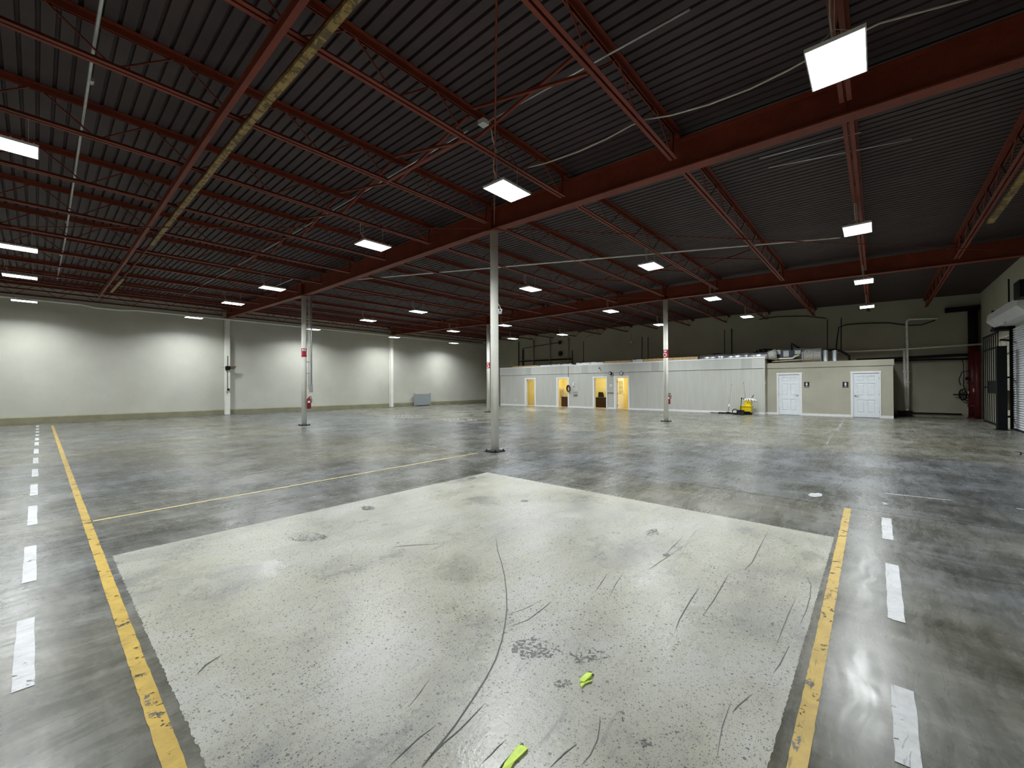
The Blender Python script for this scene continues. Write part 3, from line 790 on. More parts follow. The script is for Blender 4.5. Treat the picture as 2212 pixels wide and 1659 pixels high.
# door casings
dn = 0
for d, (a, b) in zip(doors, ops):
    dn += 1; y0, y1 = yO(d[0]), yO(d[3])
    cs = MB().box(XO - .03, XO - .0005, a - .01, y0, 0, 2.03).box(XO - .03, XO - .0005, y1, b + .01, 0, 2.03).box(XO - .034, XO - .0005, y1 - .01, y0 + .01, 2.03, 2.13)
    cs.box(XO + .001, XO + .119, a - .022, a - .0005, .021, OH - .023).box(XO + .001, XO + .119, b + .0005, b + .022, .021, OH - .023).box(XO + .001, XO + .119, b + .0005, a - .0005, OH - .022, OH - .0005)
    o = struct('door_%d' % dn, cs, M['trim'])
    part('threshold', MB().box(XO - .01, XO + .14, b, a, .002, .02), M['room_floor'], o)
    if dn == 4:      # leaf swung inwards, nine small panes
        hx, hy, w = XO + .13, a - .03, .84
        lf = MB().box(hx, hx + w, hy - .04, hy, .02, .95).box(hx, hx + .14, hy - .04, hy, .95, 2.0).box(hx + w - .14, hx + w, hy - .04, hy, .95, 2.0).box(hx + .14, hx + w - .14, hy - .04, hy, 1.82, 2.0)
        leaf = part('leaf', lf, M['door_cream'], o)
        for i in (1, 2):
            x = hx + .14 + (w - .28) * i / 3; part('muntin', MB().box(x - .012, x + .012, hy - .035, hy - .005, .95, 1.82), M['door_cream'], leaf)
            z = .95 + .87 * i / 3; part('muntin', MB().box(hx + .14, hx + w - .14, hy - .036, hy - .004, z - .012, z + .012), M['door_cream'], leaf)
        for i in range(3):
            for j in range(3):
                x = hx + .14 + (w - .28) * i / 3; z = .95 + .87 * j / 3
                part('pane', MB().box(x + .012, x + (w - .28) / 3 - .012, hy - .023, hy - .017, z + .012, z + .278), M['pane'], leaf)
        part('knob', MB().lathe((hx + w - .07, hy - .04, .92), [(.012, 0), (.014, -.03), (.03, -.045), (.026, -.07)], 12, 'Y'), M['chrome'], leaf)
        part('deadbolt', MB().lathe((hx + w - .07, hy - .04, 1.10), [(.025, 0), (.022, -.02)], 12, 'Y'), M['chrome'], leaf)
        for z in (.25, 1.0, 1.75): part('hinge', MB().cyl((hx - .01, hy - .045, z - .06), (hx - .01, hy - .045, z + .06), .014, 8), M['black'], o)
# furniture in the rooms
def Wx(u, v, x): return W(u, v, 'X', x)
# second doorway: cream filing cabinet, dark cabinet, round fan
x = 25.85; ya, yb2 = Wx(1208.6, 850, x).y, Wx(1219, 850, x).y; zt = Wx(1214, 839, x).z
t = thing('filing_cabinet', 'cream filing cabinet inside the second office doorway', 'cabinet', (x + .3, (ya + yb2) / 2, .012))
part('body', MB().box(x, x + .5, yb2, ya, .012, zt), M['cab'], t)
for i in range(4):
    z0 = .05 + (zt - .07) * i / 4; dr = part('drawer', MB().box(x - .018, x, yb2 + .02, ya - .02, z0 + .01, z0 + (zt - .07) / 4 - .01), M['cab'], t)
    part('handle', MB().box(x - .04, x - .018, (ya + yb2) / 2 - .05, (ya + yb2) / 2 + .05, z0 + .2, z0 + .22), M['chrome'], dr)
x = 25.2; ya, yb2 = Wx(1212.6, 850, x).y, Wx(1228, 850, x).y; zt = Wx(1220, 857, x).z
t = thing('dark_cabinet', 'low dark brown cabinet inside the second office doorway', 'cabinet', (x + .2, (ya + yb2) / 2, .012))
part('body', MB().box(x, x + .42, yb2, ya, .012, zt - .03), M['dark_wood'], t); part('top', MB().box(x - .02, x + .44, yb2 - .02, ya + .02, zt - .03, zt), M['dark_wood'], t)
part('plinth', MB().box(x - .006, x + .02, yb2 + .03, ya - .03, .012, .08), M['dark_wood'], t)
fc = Wx(1222, 851.5, 25.4)
t = thing('desk_fan', 'pale round desk fan on the dark brown cabinet', 'fan', (25.4, fc.y, zt))
part('base', MB().lathe((25.4, fc.y, zt), [(.09, 0), (.08, .02), (.02, .03), (.018, .07)], 14), M['cab'], t)
ring = MB()
for rr in (.05, .09, .13): ring.tube([(25.36, fc.y + rr * math.cos(2 * math.pi * i / 20), zt + .19 + rr * math.sin(2 * math.pi * i / 20)) for i in range(21)], .005, 5)
part('guard', ring, M['cab'], t); part('motor', MB().lathe((25.38, fc.y, zt + .19), [(.05, 0), (.045, .08), (.02, .1)], 12, 'X'), M['cab'], t)
bl = MB()
for k in range(3):
    a0 = 2 * math.pi * k / 3; bl.poly([(25.372, fc.y, zt + .19), (25.365, fc.y + .11 * math.cos(a0), zt + .19 + .11 * math.sin(a0)), (25.38, fc.y + .11 * math.cos(a0 + .9), zt + .19 + .11 * math.sin(a0 + .9))])
part('blade', bl, M['cab'], t)
# third doorway: dark desk and office chair
x = 25.6; ya, yb2 = Wx(1280.5, 860, x).y, Wx(1309.6, 860, x).y; zt = Wx(1297, 858.5, x).z
ym = Wx(1304, 860, x).y
t = thing('desk', 'dark walnut desk inside the third office doorway', 'desk', (x + .35, (ya + yb2) / 2, .012))
part('top', MB().box(x - .03, x + .75, yb2 - .1, ya + .02, zt - .04, zt), M['dark_wood'], t); part('modesty_panel', MB().box(x + .04, x + .06, ym, ya, .03, zt - .04), M['dark_wood'], t)
part('pedestal', MB().box(x, x + .7, yb2 - .08, ym, .012, zt - .04), M['dark_wood'], t); part('side_panel', MB().box(x, x + .7, ya - .03, ya, .012, zt - .04), M['dark_wood'], t)
x = 26.75; cy = Wx(1295, 850, x).y; t = thing('office_chair', 'black mesh office chair behind the dark walnut desk', 'chair', (x, cy, .012))
part('seat', MB().box(x - .24, x + .2, cy - .24, cy + .24, .43, .50), M['mesh_fabric'], t)
part('backrest', MB().extrude([(-.21, .6), (.21, .6), (.23, .8), (.19, 1.06), (-.15, 1.04), (-.23, .8)], [lambda a, b, k=k: (x + .2 + k, cy + a, b) for k in (0, .04)]), M['mesh_fabric'], t)
part('back_support', MB().bar((x + .22, cy, .45), (x + .25, cy, .75), .06, .02), M['black'], t); part('post', MB().cyl((x, cy, .08), (x, cy, .43), .03, 10), M['black'], t)
for k in range(5):
    an = 2 * math.pi * k / 5; e = (x + .27 * math.cos(an), cy + .27 * math.sin(an), .075); lg = part('leg', MB().bar((x, cy, .10), e, .04, .03), M['black'], t)
    part('castor', MB().cyl((e[0], e[1] - .02, .04), (e[0], e[1] + .02, .04), .027, 10), M['black'], lg)
# fittings on the office front
def pt(u, v, off=0.): p_ = Wx(u, v, XO - off); return p_
p_ = pt(1113.8, 864.5); t = thing('wall_outlet', 'white wall outlet on the grey office wall beside the first doorway', 'outlet', (XO - .008, p_.y, p_.z))
part('plate', MB().box(XO - .008, XO, p_.y - .04, p_.y + .04, p_.z - .065, p_.z + .065), M['trim'], t)
for s in (-.03, .03): part('socket', MB().box(XO - .011, XO - .008, p_.y - .017, p_.y + .017, p_.z + s - .014, p_.z + s + .014), M['paper'], t)
p_ = pt(1228, 839, .08); t = thing('hose_coil', 'dark red coiled hose hung beside the second office doorway', 'hose', (XO - .08, p_.y, p_.z - .25))
for k in range(4):
    part('coil', MB().tube([(XO - .035 - .03 * k, p_.y + (.115 + .006 * k) * math.cos(2 * math.pi * i / 24), p_.z + (.19 + .012 * k) * math.sin(2 * math.pi * i / 24)) for i in range(25)], .02, 7), M['riser'] if k % 2 else M['rubber'], t, True)
part('hook', MB().box(XO - .15, XO, p_.y - .02, p_.y + .02, p_.z + .15, p_.z + .18), M['black'], t)
p_ = pt(1238.6, 830, .05); t = thing('wall_phone', 'white wall phone on the grey office wall above a wire rack', 'phone', (XO - .05, p_.y, p_.z - .13))
part('body', MB().box(XO - .05, XO, p_.y - .05, p_.y + .05, p_.z - .14, p_.z + .13), M['trim'], t); part('handset', MB().box(XO - .09, XO - .05, p_.y - .045, p_.y - .005, p_.z - .12, p_.z + .12), M['trim'], t)
part('keypad', MB().box(XO - .054, XO - .05, p_.y + .005, p_.y + .04, p_.z - .09, p_.z + .03), M['paper'], t)
p_ = pt(1242, 846, .06); t = thing('wire_rack', 'grey wire rack under the white wall phone', 'rack', (XO - .06, p_.y, p_.z - .2))
for i in range(6): part('upright', MB().cyl((XO - .02 - .02 * (i % 2), p_.y - .16 + .064 * i, p_.z - .18), (XO - .02 - .02 * (i % 2), p_.y - .16 + .064 * i, p_.z + .02 + .05 * (i in (1, 2))), .006, 6), M['pole'], t)
for z in (-.18, -.02): part('rail', MB().cyl((XO - .03, p_.y - .18, p_.z + z), (XO - .03, p_.y + .18, p_.z + z), .008, 6), M['pole'], t)
part('tray', MB().box(XO - .10, XO - .005, p_.y - .17, p_.y + .17, p_.z - .20, p_.z - .185), M['pole'], t)
p_ = pt(1294, 794, .12); t = thing('wall_camera', 'small grey camera under the white cap above the third office doorway', 'camera', (XO - .12, p_.y, p_.z))
part('bracket', MB().bar((XO - .022, p_.y + .05, p_.z + .07), (XO - .09, p_.y, p_.z), .025, .025), M['pole'], t); part('body', MB().cyl((XO - .08, p_.y + .02, p_.z + .01), (XO - .20, p_.y - .06, p_.z - .07), .033, 12), M['pole'], t); part('lens', MB().cyl((XO - .20, p_.y - .06, p_.z - .07), (XO - .205, p_.y - .063, p_.z - .073), .025, 12), M['lens'], t)
p_ = pt(1318.5, 806.5, .1); t = thing('siren', 'black round siren with a white face between the third and fourth doorways', 'siren', (XO - .1, p_.y, p_.z))
part('bowl', MB().lathe((XO, p_.y, p_.z), [(.05, 0), (.06, -.03), (.105, -.07), (.11, -.10)], 16, 'X'), M['black'], t); part('face', MB().lathe((XO - .10, p_.y + .03, p_.z), [(.055, 0), (.05, -.02)], 14, 'X'), M['trim'], t)
p_ = pt(1341.8, 806.3, .04); t = thing('wall_clock', 'round wall clock with a dark rim above the open office door', 'clock', (XO - .04, p_.y, p_.z))
part('rim', MB().lathe((XO, p_.y, p_.z), [(.125, 0), (.125, -.035), (.10, -.045), (.095, -.03)], 24, 'X'), M['blue_grey'], t); fcx = part('face', MB().lathe((XO - .02, p_.y, p_.z), [(.1, 0), (.1, -.012)], 24, 'X'), M['paper'], t)
part('hand', MB().bar((XO - .034, p_.y, p_.z), (XO - .034, p_.y + .03, p_.z + .05), .004, .008), M['black'], fcx); part('hand', MB().bar((XO - .034, p_.y, p_.z), (XO - .034, p_.y - .06, p_.z + .03), .004, .006), M['black'], fcx)
p_ = pt(1319.3, 833, .03); t = thing('wall_sign', 'small round white plate between the third and fourth doorways', 'plate', (XO - .03, p_.y, p_.z)); part('disc', MB().lathe((XO, p_.y, p_.z), [(.09, 0), (.09, -.02), (.075, -.03)], 20, 'X'), M['trim'], t); part('boss', MB().lathe((XO - .03, p_.y, p_.z), [(.02, 0), (.015, -.015)], 10, 'X'), M['paper'], t)
a, b = pt(1312.5, 848.5), pt(1326, 848.5); t = thing('coat_rail', 'dark coat hook rail between the third and fourth doorways', 'rail', (XO - .03, (a.y + b.y) / 2, a.z)); part('board', MB().box(XO - .02, XO, b.y, a.y, a.z - .03, a.z + .03), M['pole'], t)
for i in range(5): part('hook', MB().tube([(XO - .02, b.y + (a.y - b.y) * (i + .5) / 5, a.z), (XO - .07, b.y + (a.y - b.y) * (i + .5) / 5, a.z - .02), (XO - .08, b.y + (a.y - b.y) * (i + .5) / 5, a.z + .03)], .008, 6), M['black'], t)
p_ = pt(1228.2, 800); solo('conduit', MB().cyl((XO - .035, p_.y, 2.13), (XO - .035, p_.y, 2.9), .014, 8), M['dark_pipe'], 'thin dark conduit running up the office front above the second doorway', 'conduit')
p_ = W(1656.5, 827, 'Y', YB_); t = thing('light_switch', 'white light switch on the end face of the grey office wall', 'switch', (p_.x, YB_ - .01, p_.z)); part('plate', MB().box(XO + .12, XO + .24, YB_ - .01, YB_, p_.z - .06, p_.z + .06), M['trim'], t); part('toggle', MB().box(XO + .17, XO + .19, YB_ - .02, YB_ - .01, p_.z - .015, p_.z + .015), M['trim'], t)

# things on the office roof
XS = XO + .28; ZR = 2.80
def lumber(u0, u1, v, x, lab, h=.09, mat='wood'):
    a, b = Wx(u0, v, x).y, Wx(u1, v, x).y; return solo('lumber', MB().box(x, x + .14, b, a, ZR, max(ZR + .05, Wx((u0 + u1) / 2, v, x).z)), M[mat], lab, 'board')
lumber(1107, 1164, 790, XS, 'pale timber board on the office roof above the first doorway')
lumber(1306, 1364, 779.5, XS, 'pale timber board on the office roof above the clock')
lumber(1388, 1507, 773, XS, 'long pale timber board on the office roof behind the column')
for k, (u0, u1, v) in enumerate(((1166, 1188, 788.5), (1191, 1210, 787), (1213, 1232, 786), (1244, 1274, 783.3), (1276, 1303, 782), (1366, 1387, 776.5))):
    a, b = Wx(u0, v, XS).y, Wx(u1, v, XS).y; zt = Wx((u0 + u1) / 2, v, XS).z; n = 8
    mb = MB(); rr = random.Random(k)
    top = [(XS + .02 + .4 * j, b + (a - b) * i / n, zt + rr.uniform(-.03, .015)) for j in range(2) for i in range(n + 1)]
    bot = [(XS + .42 * j, b + (a - b) * i / n, ZR) for j in range(2) for i in range(n + 1)]
    mb.v = top + bot; q_ = n + 1
    for i in range(n): mb.f += [(i, i + 1, q_ + i + 1, q_ + i), (2 * q_ + i, 2 * q_ + i + 1, i + 1, i), (3 * q_ + i, 3 * q_ + i + 1, q_ + i + 1, q_ + i)]
    mb.f += [(0, q_, 3 * q_, 2 * q_), (n, q_ + n, 3 * q_ + n, 2 * q_ + n)]
    solo('insulation_batt', mb, M['batt'], 'white insulation batt on the office roof edge, ' + ('touching the first timber board', 'just before the second doorway', 'right above the second doorway', 'after the second doorway', 'above the third doorway', 'between two timber boards')[k], 'insulation', 'insulation batts on the office roof', True)
# foil wrapped duct run with collars
a, b = Wx(1512, 775, XS + .2), Wx(1676, 766, XS + .2); t = thing('foil_duct', 'silver foil duct lying along the office roof edge', 'duct', tuple(a))
zc_ = ZR + .21
for (u0, u1) in ((1510, 1547), (1563, 1608), (1615, 1658)):
    part('duct_length', MB().cyl((XS + .22, Wx(u0, 770, XS).y, zc_), (XS + .22, Wx(u1, 770, XS).y, zc_ + .02), .19, 20), M['foil'], t, True)
for (u0, u1) in ((1546, 1564), (1607, 1616)): part('collar', MB().cyl((XS + .22, Wx(u0, 770, XS).y, zc_ + .01), (XS + .22, Wx(u1, 770, XS).y, zc_ + .01), .215, 20), M['galv'], t, True)
y0, y1 = Wx(1657, 770, XS).y, Wx(1674, 770, XS).y; part('reducer', MB().cyl((XS + .22, y0, zc_ + .02), (XS + .3, y1, zc_ + .06), .2, 20, .3), M['insul'], t, True)
for (u, v, r, lab) in ((1551, 763, .5, 'low black roof dome behind the foil duct'), (1653, 753.5, .62, 'tall black dome with bright studs behind the foil duct end')):
    p_ = Wx(u, v, XS + 1.2); zb = ZR; hgt = p_.z - zb; t = thing('black_dome', lab, 'dome', (p_.x, p_.y, zb))
    part('shell', MB().lathe((p_.x, p_.y, zb), [(r, 0), (r, hgt * .55), (r * .85, hgt * .8), (r * .5, hgt * .95), (.05, hgt)], 20), M['rubber'], t, True)
    for k in range(5):
        an = math.pi + (k - 2) * .45; part('stud', MB().lathe((p_.x + r * .86 * math.cos(an), p_.y + r * .86 * math.sin(an) , zb + hgt * .78), [(.04, 0), (.03, .03)], 8), M['foil'], t)

# ------------------------------------------------------------------ restroom block
def Tx(u, v, off=0.): return Wx(u, v, XT - off)
ZRT = 2.63; YRL, YRR = YB_, Tx(1930, 850).y
rd = [(1678, 1682, 1727.6, 1732.6, 'L'), (1837.6, 1842, 1900, 1903, 'R')]
rops = [(Tx(d[1], 850).y, Tx(d[2], 850).y) for d in rd]
wt = struct('wall_restroom', front_wall(XT, XT + .12, YRL, YRR, 2.36, rops, OH), M['restroom'])
part('band_board', MB().box(XT - .04, XT + .12, YRR - .03, YRL, 2.36, ZRT), M['restroom'], wt)
struct('wall_restroom_end', MB().box(XT + .12, XB, YRR, YRR + .12, 0, 2.46), M['restroom']); struct('ceiling_restroom', MB().box(XT + .12, XB, YRR, YRL, 2.46, 2.52), M['wood'])
struct('wall_restroom_inner', MB().box(XT + .3, XT + .34, YRR + .12, YRL, 0, 2.46), M['restroom'])
bb = MB(); cur = YRL
for d in rd: bb.box(XT - .018, XT - .0005, Tx(d[0], 850).y, cur, 0, .11); cur = Tx(d[3], 850).y
bb.box(XT - .018, XT - .0005, YRR, cur, 0, .11); struct('baseboard_restroom', bb, M['trim'])
for d, (a, b) in zip(rd, rops):
    dn += 1; y0, y1 = Tx(d[0], 850).y, Tx(d[3], 850).y
    o = struct('door_%d' % dn, MB().box(XT - .025, XT - .0005, a - .012, y0, 0, 2.03).box(XT - .025, XT - .0005, y1, b + .012, 0, 2.03).box(XT - .029, XT - .0005, y1 - .01, y0 + .01, 2.03, 2.12), M['trim'])
    x = XT + .01; w = a - b - .03; ya = a - .015; yb2 = b + .015
    leaf = part('leaf', MB().box(x + .022, x + .055, yb2, ya, .015, 2.03), M['door_white'], o)
    # raised frame around six sunk panels
    st_, ms = .115 * w / .8, .10 * w / .8; rows = [(.21, .80), (.98, 1.56), (1.68, 1.90)]
    cols = [(yb2 + st_, (ya + yb2) / 2 - ms / 2), ((ya + yb2) / 2 + ms / 2, ya - st_)]
    for (p0, p1) in ((yb2, yb2 + st_), (cols[0][1], cols[1][0]), (ya - st_, ya)): part('stile', MB().box(x, x + .022, p0, p1, .015, 2.03), M['door_white'], leaf)
    for (z0, z1) in ((.015, .21), (.80, .98), (1.56, 1.68), (1.90, 2.03)):
        for (p0, p1) in cols: part('rail', MB().box(x, x + .022, p0, p1, z0, z1), M['door_white'], leaf)
    for (z0, z1) in rows:
        for (p0, p1) in cols:
            part('panel', MB().extrude([(p0 + .022, z0 + .022), (p1 - .022, z0 + .022), (p1 - .022, z1 - .022), (p0 + .022, z1 - .022)], [lambda aa, bb_, k=k, c0=(p0 + p1) / 2, c1=(z0 + z1) / 2: (x + .022 - .016 * k, c0 + (aa - c0) * (1 - .12 * k), c1 + (bb_ - c1) * (1 - .10 * k)) for k in (0, 1)]), M['door_white'], leaf)
    ky = yb2 + .07 if d[4] == 'L' else ya - .07; sgn = 1 if d[4] == 'L' else -1
    hd = part('handle', MB().lathe((x, ky, 1.0), [(.032, 0), (.032, -.01), (.012, -.015), (.012, -.05)], 14, 'X').bar((x - .045, ky, 1.0), (x - .045, ky + sgn * .13, .995), .014, .018), M['chrome'], leaf)
    hy = ya + .006 if d[4] == 'L' else yb2 - .006
    for z in (.28, 1.05, 1.80): part('hinge', MB().cyl((x - .004, hy, z - .05), (x - .004, hy, z + .05), .011, 8), M['dark_pipe'], o)
def text_mb(txt, size):
    cu = D.curves.new('t', 'FONT'); cu.body = txt; cu.size = size; cu.align_x = 'CENTER'; cu.align_y = 'CENTER'
    ob = D.objects.new('t', cu); COL.objects.link(ob); bpy.context.view_layer.update()
    me = D.meshes.new_from_object(ob.evaluated_get(bpy.context.evaluated_depsgraph_get()))
    mb = MB(); mb.v = [tuple(v.co) for v in me.vertices]; mb.f = [tuple(p.vertices) for p in me.polygons]
    D.objects.remove(ob); D.curves.remove(cu); D.meshes.remove(me); return mb
for (u, txt, lab) in ((1742.6, 'WOMEN', 'black restroom sign with a white figure, beside the left-handed white door'), (1826.4, 'MEN', 'black restroom sign with a white figure, on the men side beside the lever door')):
    p_ = Tx(u, 831); s = thing('restroom_sign', lab, 'sign', (XT - .01, p_.y, p_.z - .13)); x = XT - .012
    part('plaque', MB().box(x, XT, p_.y - .105, p_.y + .105, p_.z - .135, p_.z + .135), M['navy'], s)
    fg = MB().lathe((x - .003, p_.y, p_.z + .095), [(.022, 0), (.022, .003)], 14, 'X')
    if txt == 'WOMEN': fg.extrude([(-.03, .065), (.03, .065), (.05, .0), (.02, .01), (.028, -.03), (.012, -.03), (.012, -.065), (-.012, -.065), (-.012, -.03), (-.028, -.03), (-.02, .01), (-.05, .0)], [lambda a_, b_, k=k: (x - .003 * k, p_.y - a_, p_.z + b_) for k in (0, 1)])
    else: fg.extrude([(-.038, .065), (.038, .065), (.038, -.0), (.026, -.0), (.024, .03), (.022, -.065), (.003, -.065), (0, -.0), (-.003, -.065), (-.022, -.065), (-.024, .03), (-.026, .0), (-.038, .0)], [lambda a_, b_, k=k: (x - .003 * k, p_.y - a_, p_.z + b_) for k in (0, 1)])
    part('figure', fg, M['white_sign'], s)
    tm = text_mb(txt, .062); tm.v = [(x - .002, p_.y - v[0], p_.z - .100 + v[1]) for v in tm.v]; part('lettering', tm, M['white_sign'], s)
# air handler, ducts and cans on the restroom roof
ZB = 2.52; xf = XT + .35
def Fx(u, v): return Wx(u, v, xf)
a, b = Fx(1674, 765), Fx(1733, 765); zt = Fx(1700, 755).z; ZH = ZB + .12
t = thing('air_handler', 'dark blue grey air handler with paper labels on the restroom roof', 'air handler', (xf, (a.y + b.y) / 2, ZB))
ym = Fx(1715, 765).y
part('cabinet', MB().box(xf, xf + .6, ym, a.y, ZH, zt), M['blue_grey'], t); part('blower_section', MB().box(xf - .03, xf + .6, b.y, ym, ZH, zt + .03), M['blue_grey'], t)
for (u0, u1, v0, v1) in ((1676, 1686, 756, 765), (1692, 1704, 758, 770.5), (1717, 1729.5, 757, 764.5)):
    p0, p1 = Fx(u0, v0), Fx(u1, v1); xx = xf - .034 if u0 > 1710 else xf - .004
    part('paper_label', MB().box(xx, xx + .004, p1.y, p0.y, p1.z, p0.z), M['paper'], t)
p0 = Fx(1724.5, 767.5); part('green_tag', MB().lathe((xf - .03, p0.y, p0.z), [(.05, 0), (.05, -.006)], 14, 'X'), M['green_tape'], t)
part('skid', MB().box(xf, xf + .08, b.y, a.y, ZB, ZH), M['black'], t); part('skid', MB().box(xf + .5, xf + .58, b.y, a.y, ZB, ZH), M['black'], t)
tubeobj('black_hose', [Fx(1710.5, 757), Fx(1710, 748), Fx(1710.5, 741), Fx(1715, 745), Fx(1721, 749), Fx(1728, 752)], .035, M['rubber'], 'black hose loop standing up from the air handler', 'hose')
a, b = Fx(1733, 765), Fx(1774, 765); t = thing('flex_duct', 'fat grey insulated duct beside the air handler', 'duct', (xf + .3, a.y, ZB + .02)); n = 26; mb = MB(); rz = (Fx(1750, 750.5).z - ZB - .06) / 2
mb_prof = [((rz - .02) + .02 * math.sin(i * 2.4) - (.06 if i == n else 0), -(a.y - b.y) * i / n) for i in range(n + 1)]
part('sleeve', MB().lathe((xf + .34, a.y, ZB + .05 + rz), mb_prof, 20, 'Y'), M['insul'], t, True); part('flange', MB().lathe((xf + .34, a.y, ZB + .05 + rz), [(rz + .02, .02), (rz + .02, -.03)], 20, 'Y'), M['insul'], t)
part('saddle', MB().box(xf + .1, xf + .6, (a.y + b.y) / 2 - .1, (a.y + b.y) / 2 + .1, ZB, ZB + .09), M['white_pipe'], t)
for k, (u0, u1, lab) in enumerate(((1776, 1788.5, 'silver metal can standing next to the fat grey duct'), (1796.5, 1809, 'silver metal can standing at the open end of the restroom roof'))):
    a, b = Fx(u0, 765), Fx(u1, 765); r = (a.y - b.y) / 2; zt = Fx(u0, 757).z; t = thing('metal_can', lab, 'can', (xf + .2, (a.y + b.y) / 2, ZB))
    part('body', MB().lathe((xf + .2, (a.y + b.y) / 2, ZB), [(r * .97, 0), (r, .02), (r * .97, .03), (r * .97, zt - ZB - .02), (r, zt - ZB)], 18), M['galv'], t, True); part('lid', MB().lathe((xf + .2, (a.y + b.y) / 2, zt), [(r * .92, 0), (r * .9, .012)], 18), M['galv'], t)
tubeobj('black_hose', [Wx(1786, 757, xf + .5), Wx(1800, 755.5, xf + .5), Wx(1815, 758, xf + .5), Wx(1826, 763, xf + .5), Wx(1834, 769, xf + .4), Vector((xf + .35, Wx(1836, 772, xf + .4).y, ZB + .05))], .05, M['rubber'], 'black hose draped behind the silver cans', 'hose')
tubeobj('drain_pipe', [Wx(1671, 775.5, XT + .2), Wx(1712, 774, XT + .2), Wx(1718, 769.5, XT + .2), Wx(1722, 769, XT + .2)], .045, M['white_pipe'], 'white drain pipe in front of the air handler', 'pipe')
tubeobj('copper_pipe', [Wx(1668, 781.5, XT + .15), Wx(1700, 779, XT + .15), Wx(1760, 775.5, XT + .15)], .03, M['wood'], 'thin tan pipe along the front edge of the restroom roof', 'pipe')

# ------------------------------------------------------------------ cleaning gear by the office wall
XG = XO - .3
def Cx(u, v, x=None): return Wx(u, v, XG if x is None else x)
g0 = G(1613, 896); bx, by = XO - .42, Wx(1612, 880, XO - .42).y
t = thing('mop_bucket', 'yellow mop bucket with wringer against the grey office wall', 'bucket', (bx, by, 0))
part('tub', MB().extrude([(-.20, -.27), (.20, -.27), (.20, .27), (-.20, .27)], [lambda a_, b_, k=k, z=z: (bx + a_ * k, by + b_ * k, z) for k, z in ((.82, .09), (1, .42))]), M['bucket'], t)
part('rim', MB().box(bx - .22, bx + .22, by - .29, by + .29, .42, .45), M['bucket'], t)
part('wringer', MB().extrude([(-.16, -.17), (.16, -.17), (.16, .13), (-.16, .13)], [lambda a_, b_, k=k, z=z: (bx + a_ * k, by - .08 + b_ * k, z) for k, z in ((.85, .45), (1.05, .72))]), M['bucket'], t)
part('wringer_handle', MB().tube([(bx - .05, by - .22, .6), (bx - .05, by - .27, .85), (bx - .05, by - .35, 1.0)], .016, 8), M['black'], t)
for i in (-1, 1):
    for j in (-1, 1): part('castor', MB().cyl((bx + .14 * i - .02, by + .2 * j, .045), (bx + .14 * i + .02, by + .2 * j, .045), .045, 12), M['black'], t)
t = thing('mop', 'white yarn mop resting head up in the yellow bucket', 'mop', (bx, by - .1, .6))
mh = MB()
for k in range(14):
    a0 = k * .47; mh.tube([(bx + .05 * math.cos(a0), by - .1 + .06 * math.sin(a0), .70), (bx + .13 * math.cos(a0), by - .12 + .16 * math.sin(a0), .80), (bx + .19 * math.cos(a0), by - .17 + .27 * math.sin(a0), .74), (bx + .2 * math.cos(a0), by - .2 + .3 * math.sin(a0), .66)], .028, 6)
part('yarn_head', mh, M['mop'], t, True); part('clamp', MB().box(bx - .03, bx + .03, by - .18, by - .02, .72, .76), M['pale_pole'], t)
pt0, pt1 = Wx(1611, 885, XO - .5), Wx(1607, 864, XO - .42); hdl = part('handle', MB().cyl(pt0, pt1, .02, 8), M['pale_pole'], t); part('grip', MB().cyl(pt1, pt1 + (pt1 - pt0).normalized() * .09, .024, 8), M['black'], hdl)
def pole(u0, v0, u1, v1, x0, mat, lab, nm='broom_pole', head=None):
    a_, b_ = Wx(u0, v0, x0), Wx(u1, v1, XO - .03); a_.z = max(a_.z, .02); t_ = thing(nm, lab, 'broom', (a_.x, a_.y, 0)); part('shaft', MB().cyl(a_, b_, .012, 8), mat, t_, True); part('end_cap', MB().cyl(b_, b_ + (b_ - a_).normalized() * .03, .014, 8), M['black'], t_)
    if head: part('foot', MB().box(a_.x - .04, a_.x + .04, a_.y - .09, a_.y + .09, .001, max(.03, a_.z)), M['black'], t_)
    return t_, a_, b_
t_, a_, b_ = pole(1573.5, 890, 1580, 831, XO - .35, M['pole'], 'grey pole with a white collar leaning on the grey office wall', 'broom_pole', True)
part('collar', MB().cyl(a_.lerp(b_, .2), a_.lerp(b_, .3), .045, 10, .03), M['trim'], t_)
pole(1613, 874, 1606.5, 827, XO - .25, M['pole'], 'thin grey pole leaning on the wall behind the yellow bucket', 'broom_pole', True)
a_, b_ = Wx(1599, 888, XO - .95), Wx(1602, 859, XO - .85); a_.z = .06; t = thing('dustpan', 'black upright dustpan with long handle beside the yellow bucket', 'dustpan', (a_.x, a_.y, 0))
part('handle', MB().cyl(a_, b_, .016, 8), M['black'], t, True); part('grip', MB().cyl(b_ - Vector((0, 0, .08)), b_, .03, 8), M['black'], t); part('pan', MB().extrude([(-.16, 0), (.12, 0), (.14, .2), (.06, .24), (-.02, .1)], [lambda p0, p1, k=k: (a_.x + p0, a_.y + k, p1 + .002) for k in (-.17, .17)]), M['black'], t)
hb = MB().tube([(a_.x - .1, a_.y + .22 + .12 * math.cos(2 * math.pi * i / 20), .15 + .13 * math.sin(2 * math.pi * i / 20)) for i in range(21)], .022, 6); part('rubber_ring', hb, M['rubber'], t, True)
y0, y1 = Wx(1604, 892, XO - .6).y, Wx(1621, 892, XO - .6).y; t = thing('push_broom', 'black bristle broom head lying on the floor before the yellow bucket', 'broom', (XO - .6, (y0 + y1) / 2, 0)); part('block', MB().box(XO - .66, XO - .58, y1, y0, .11, .16), M['black'], t)
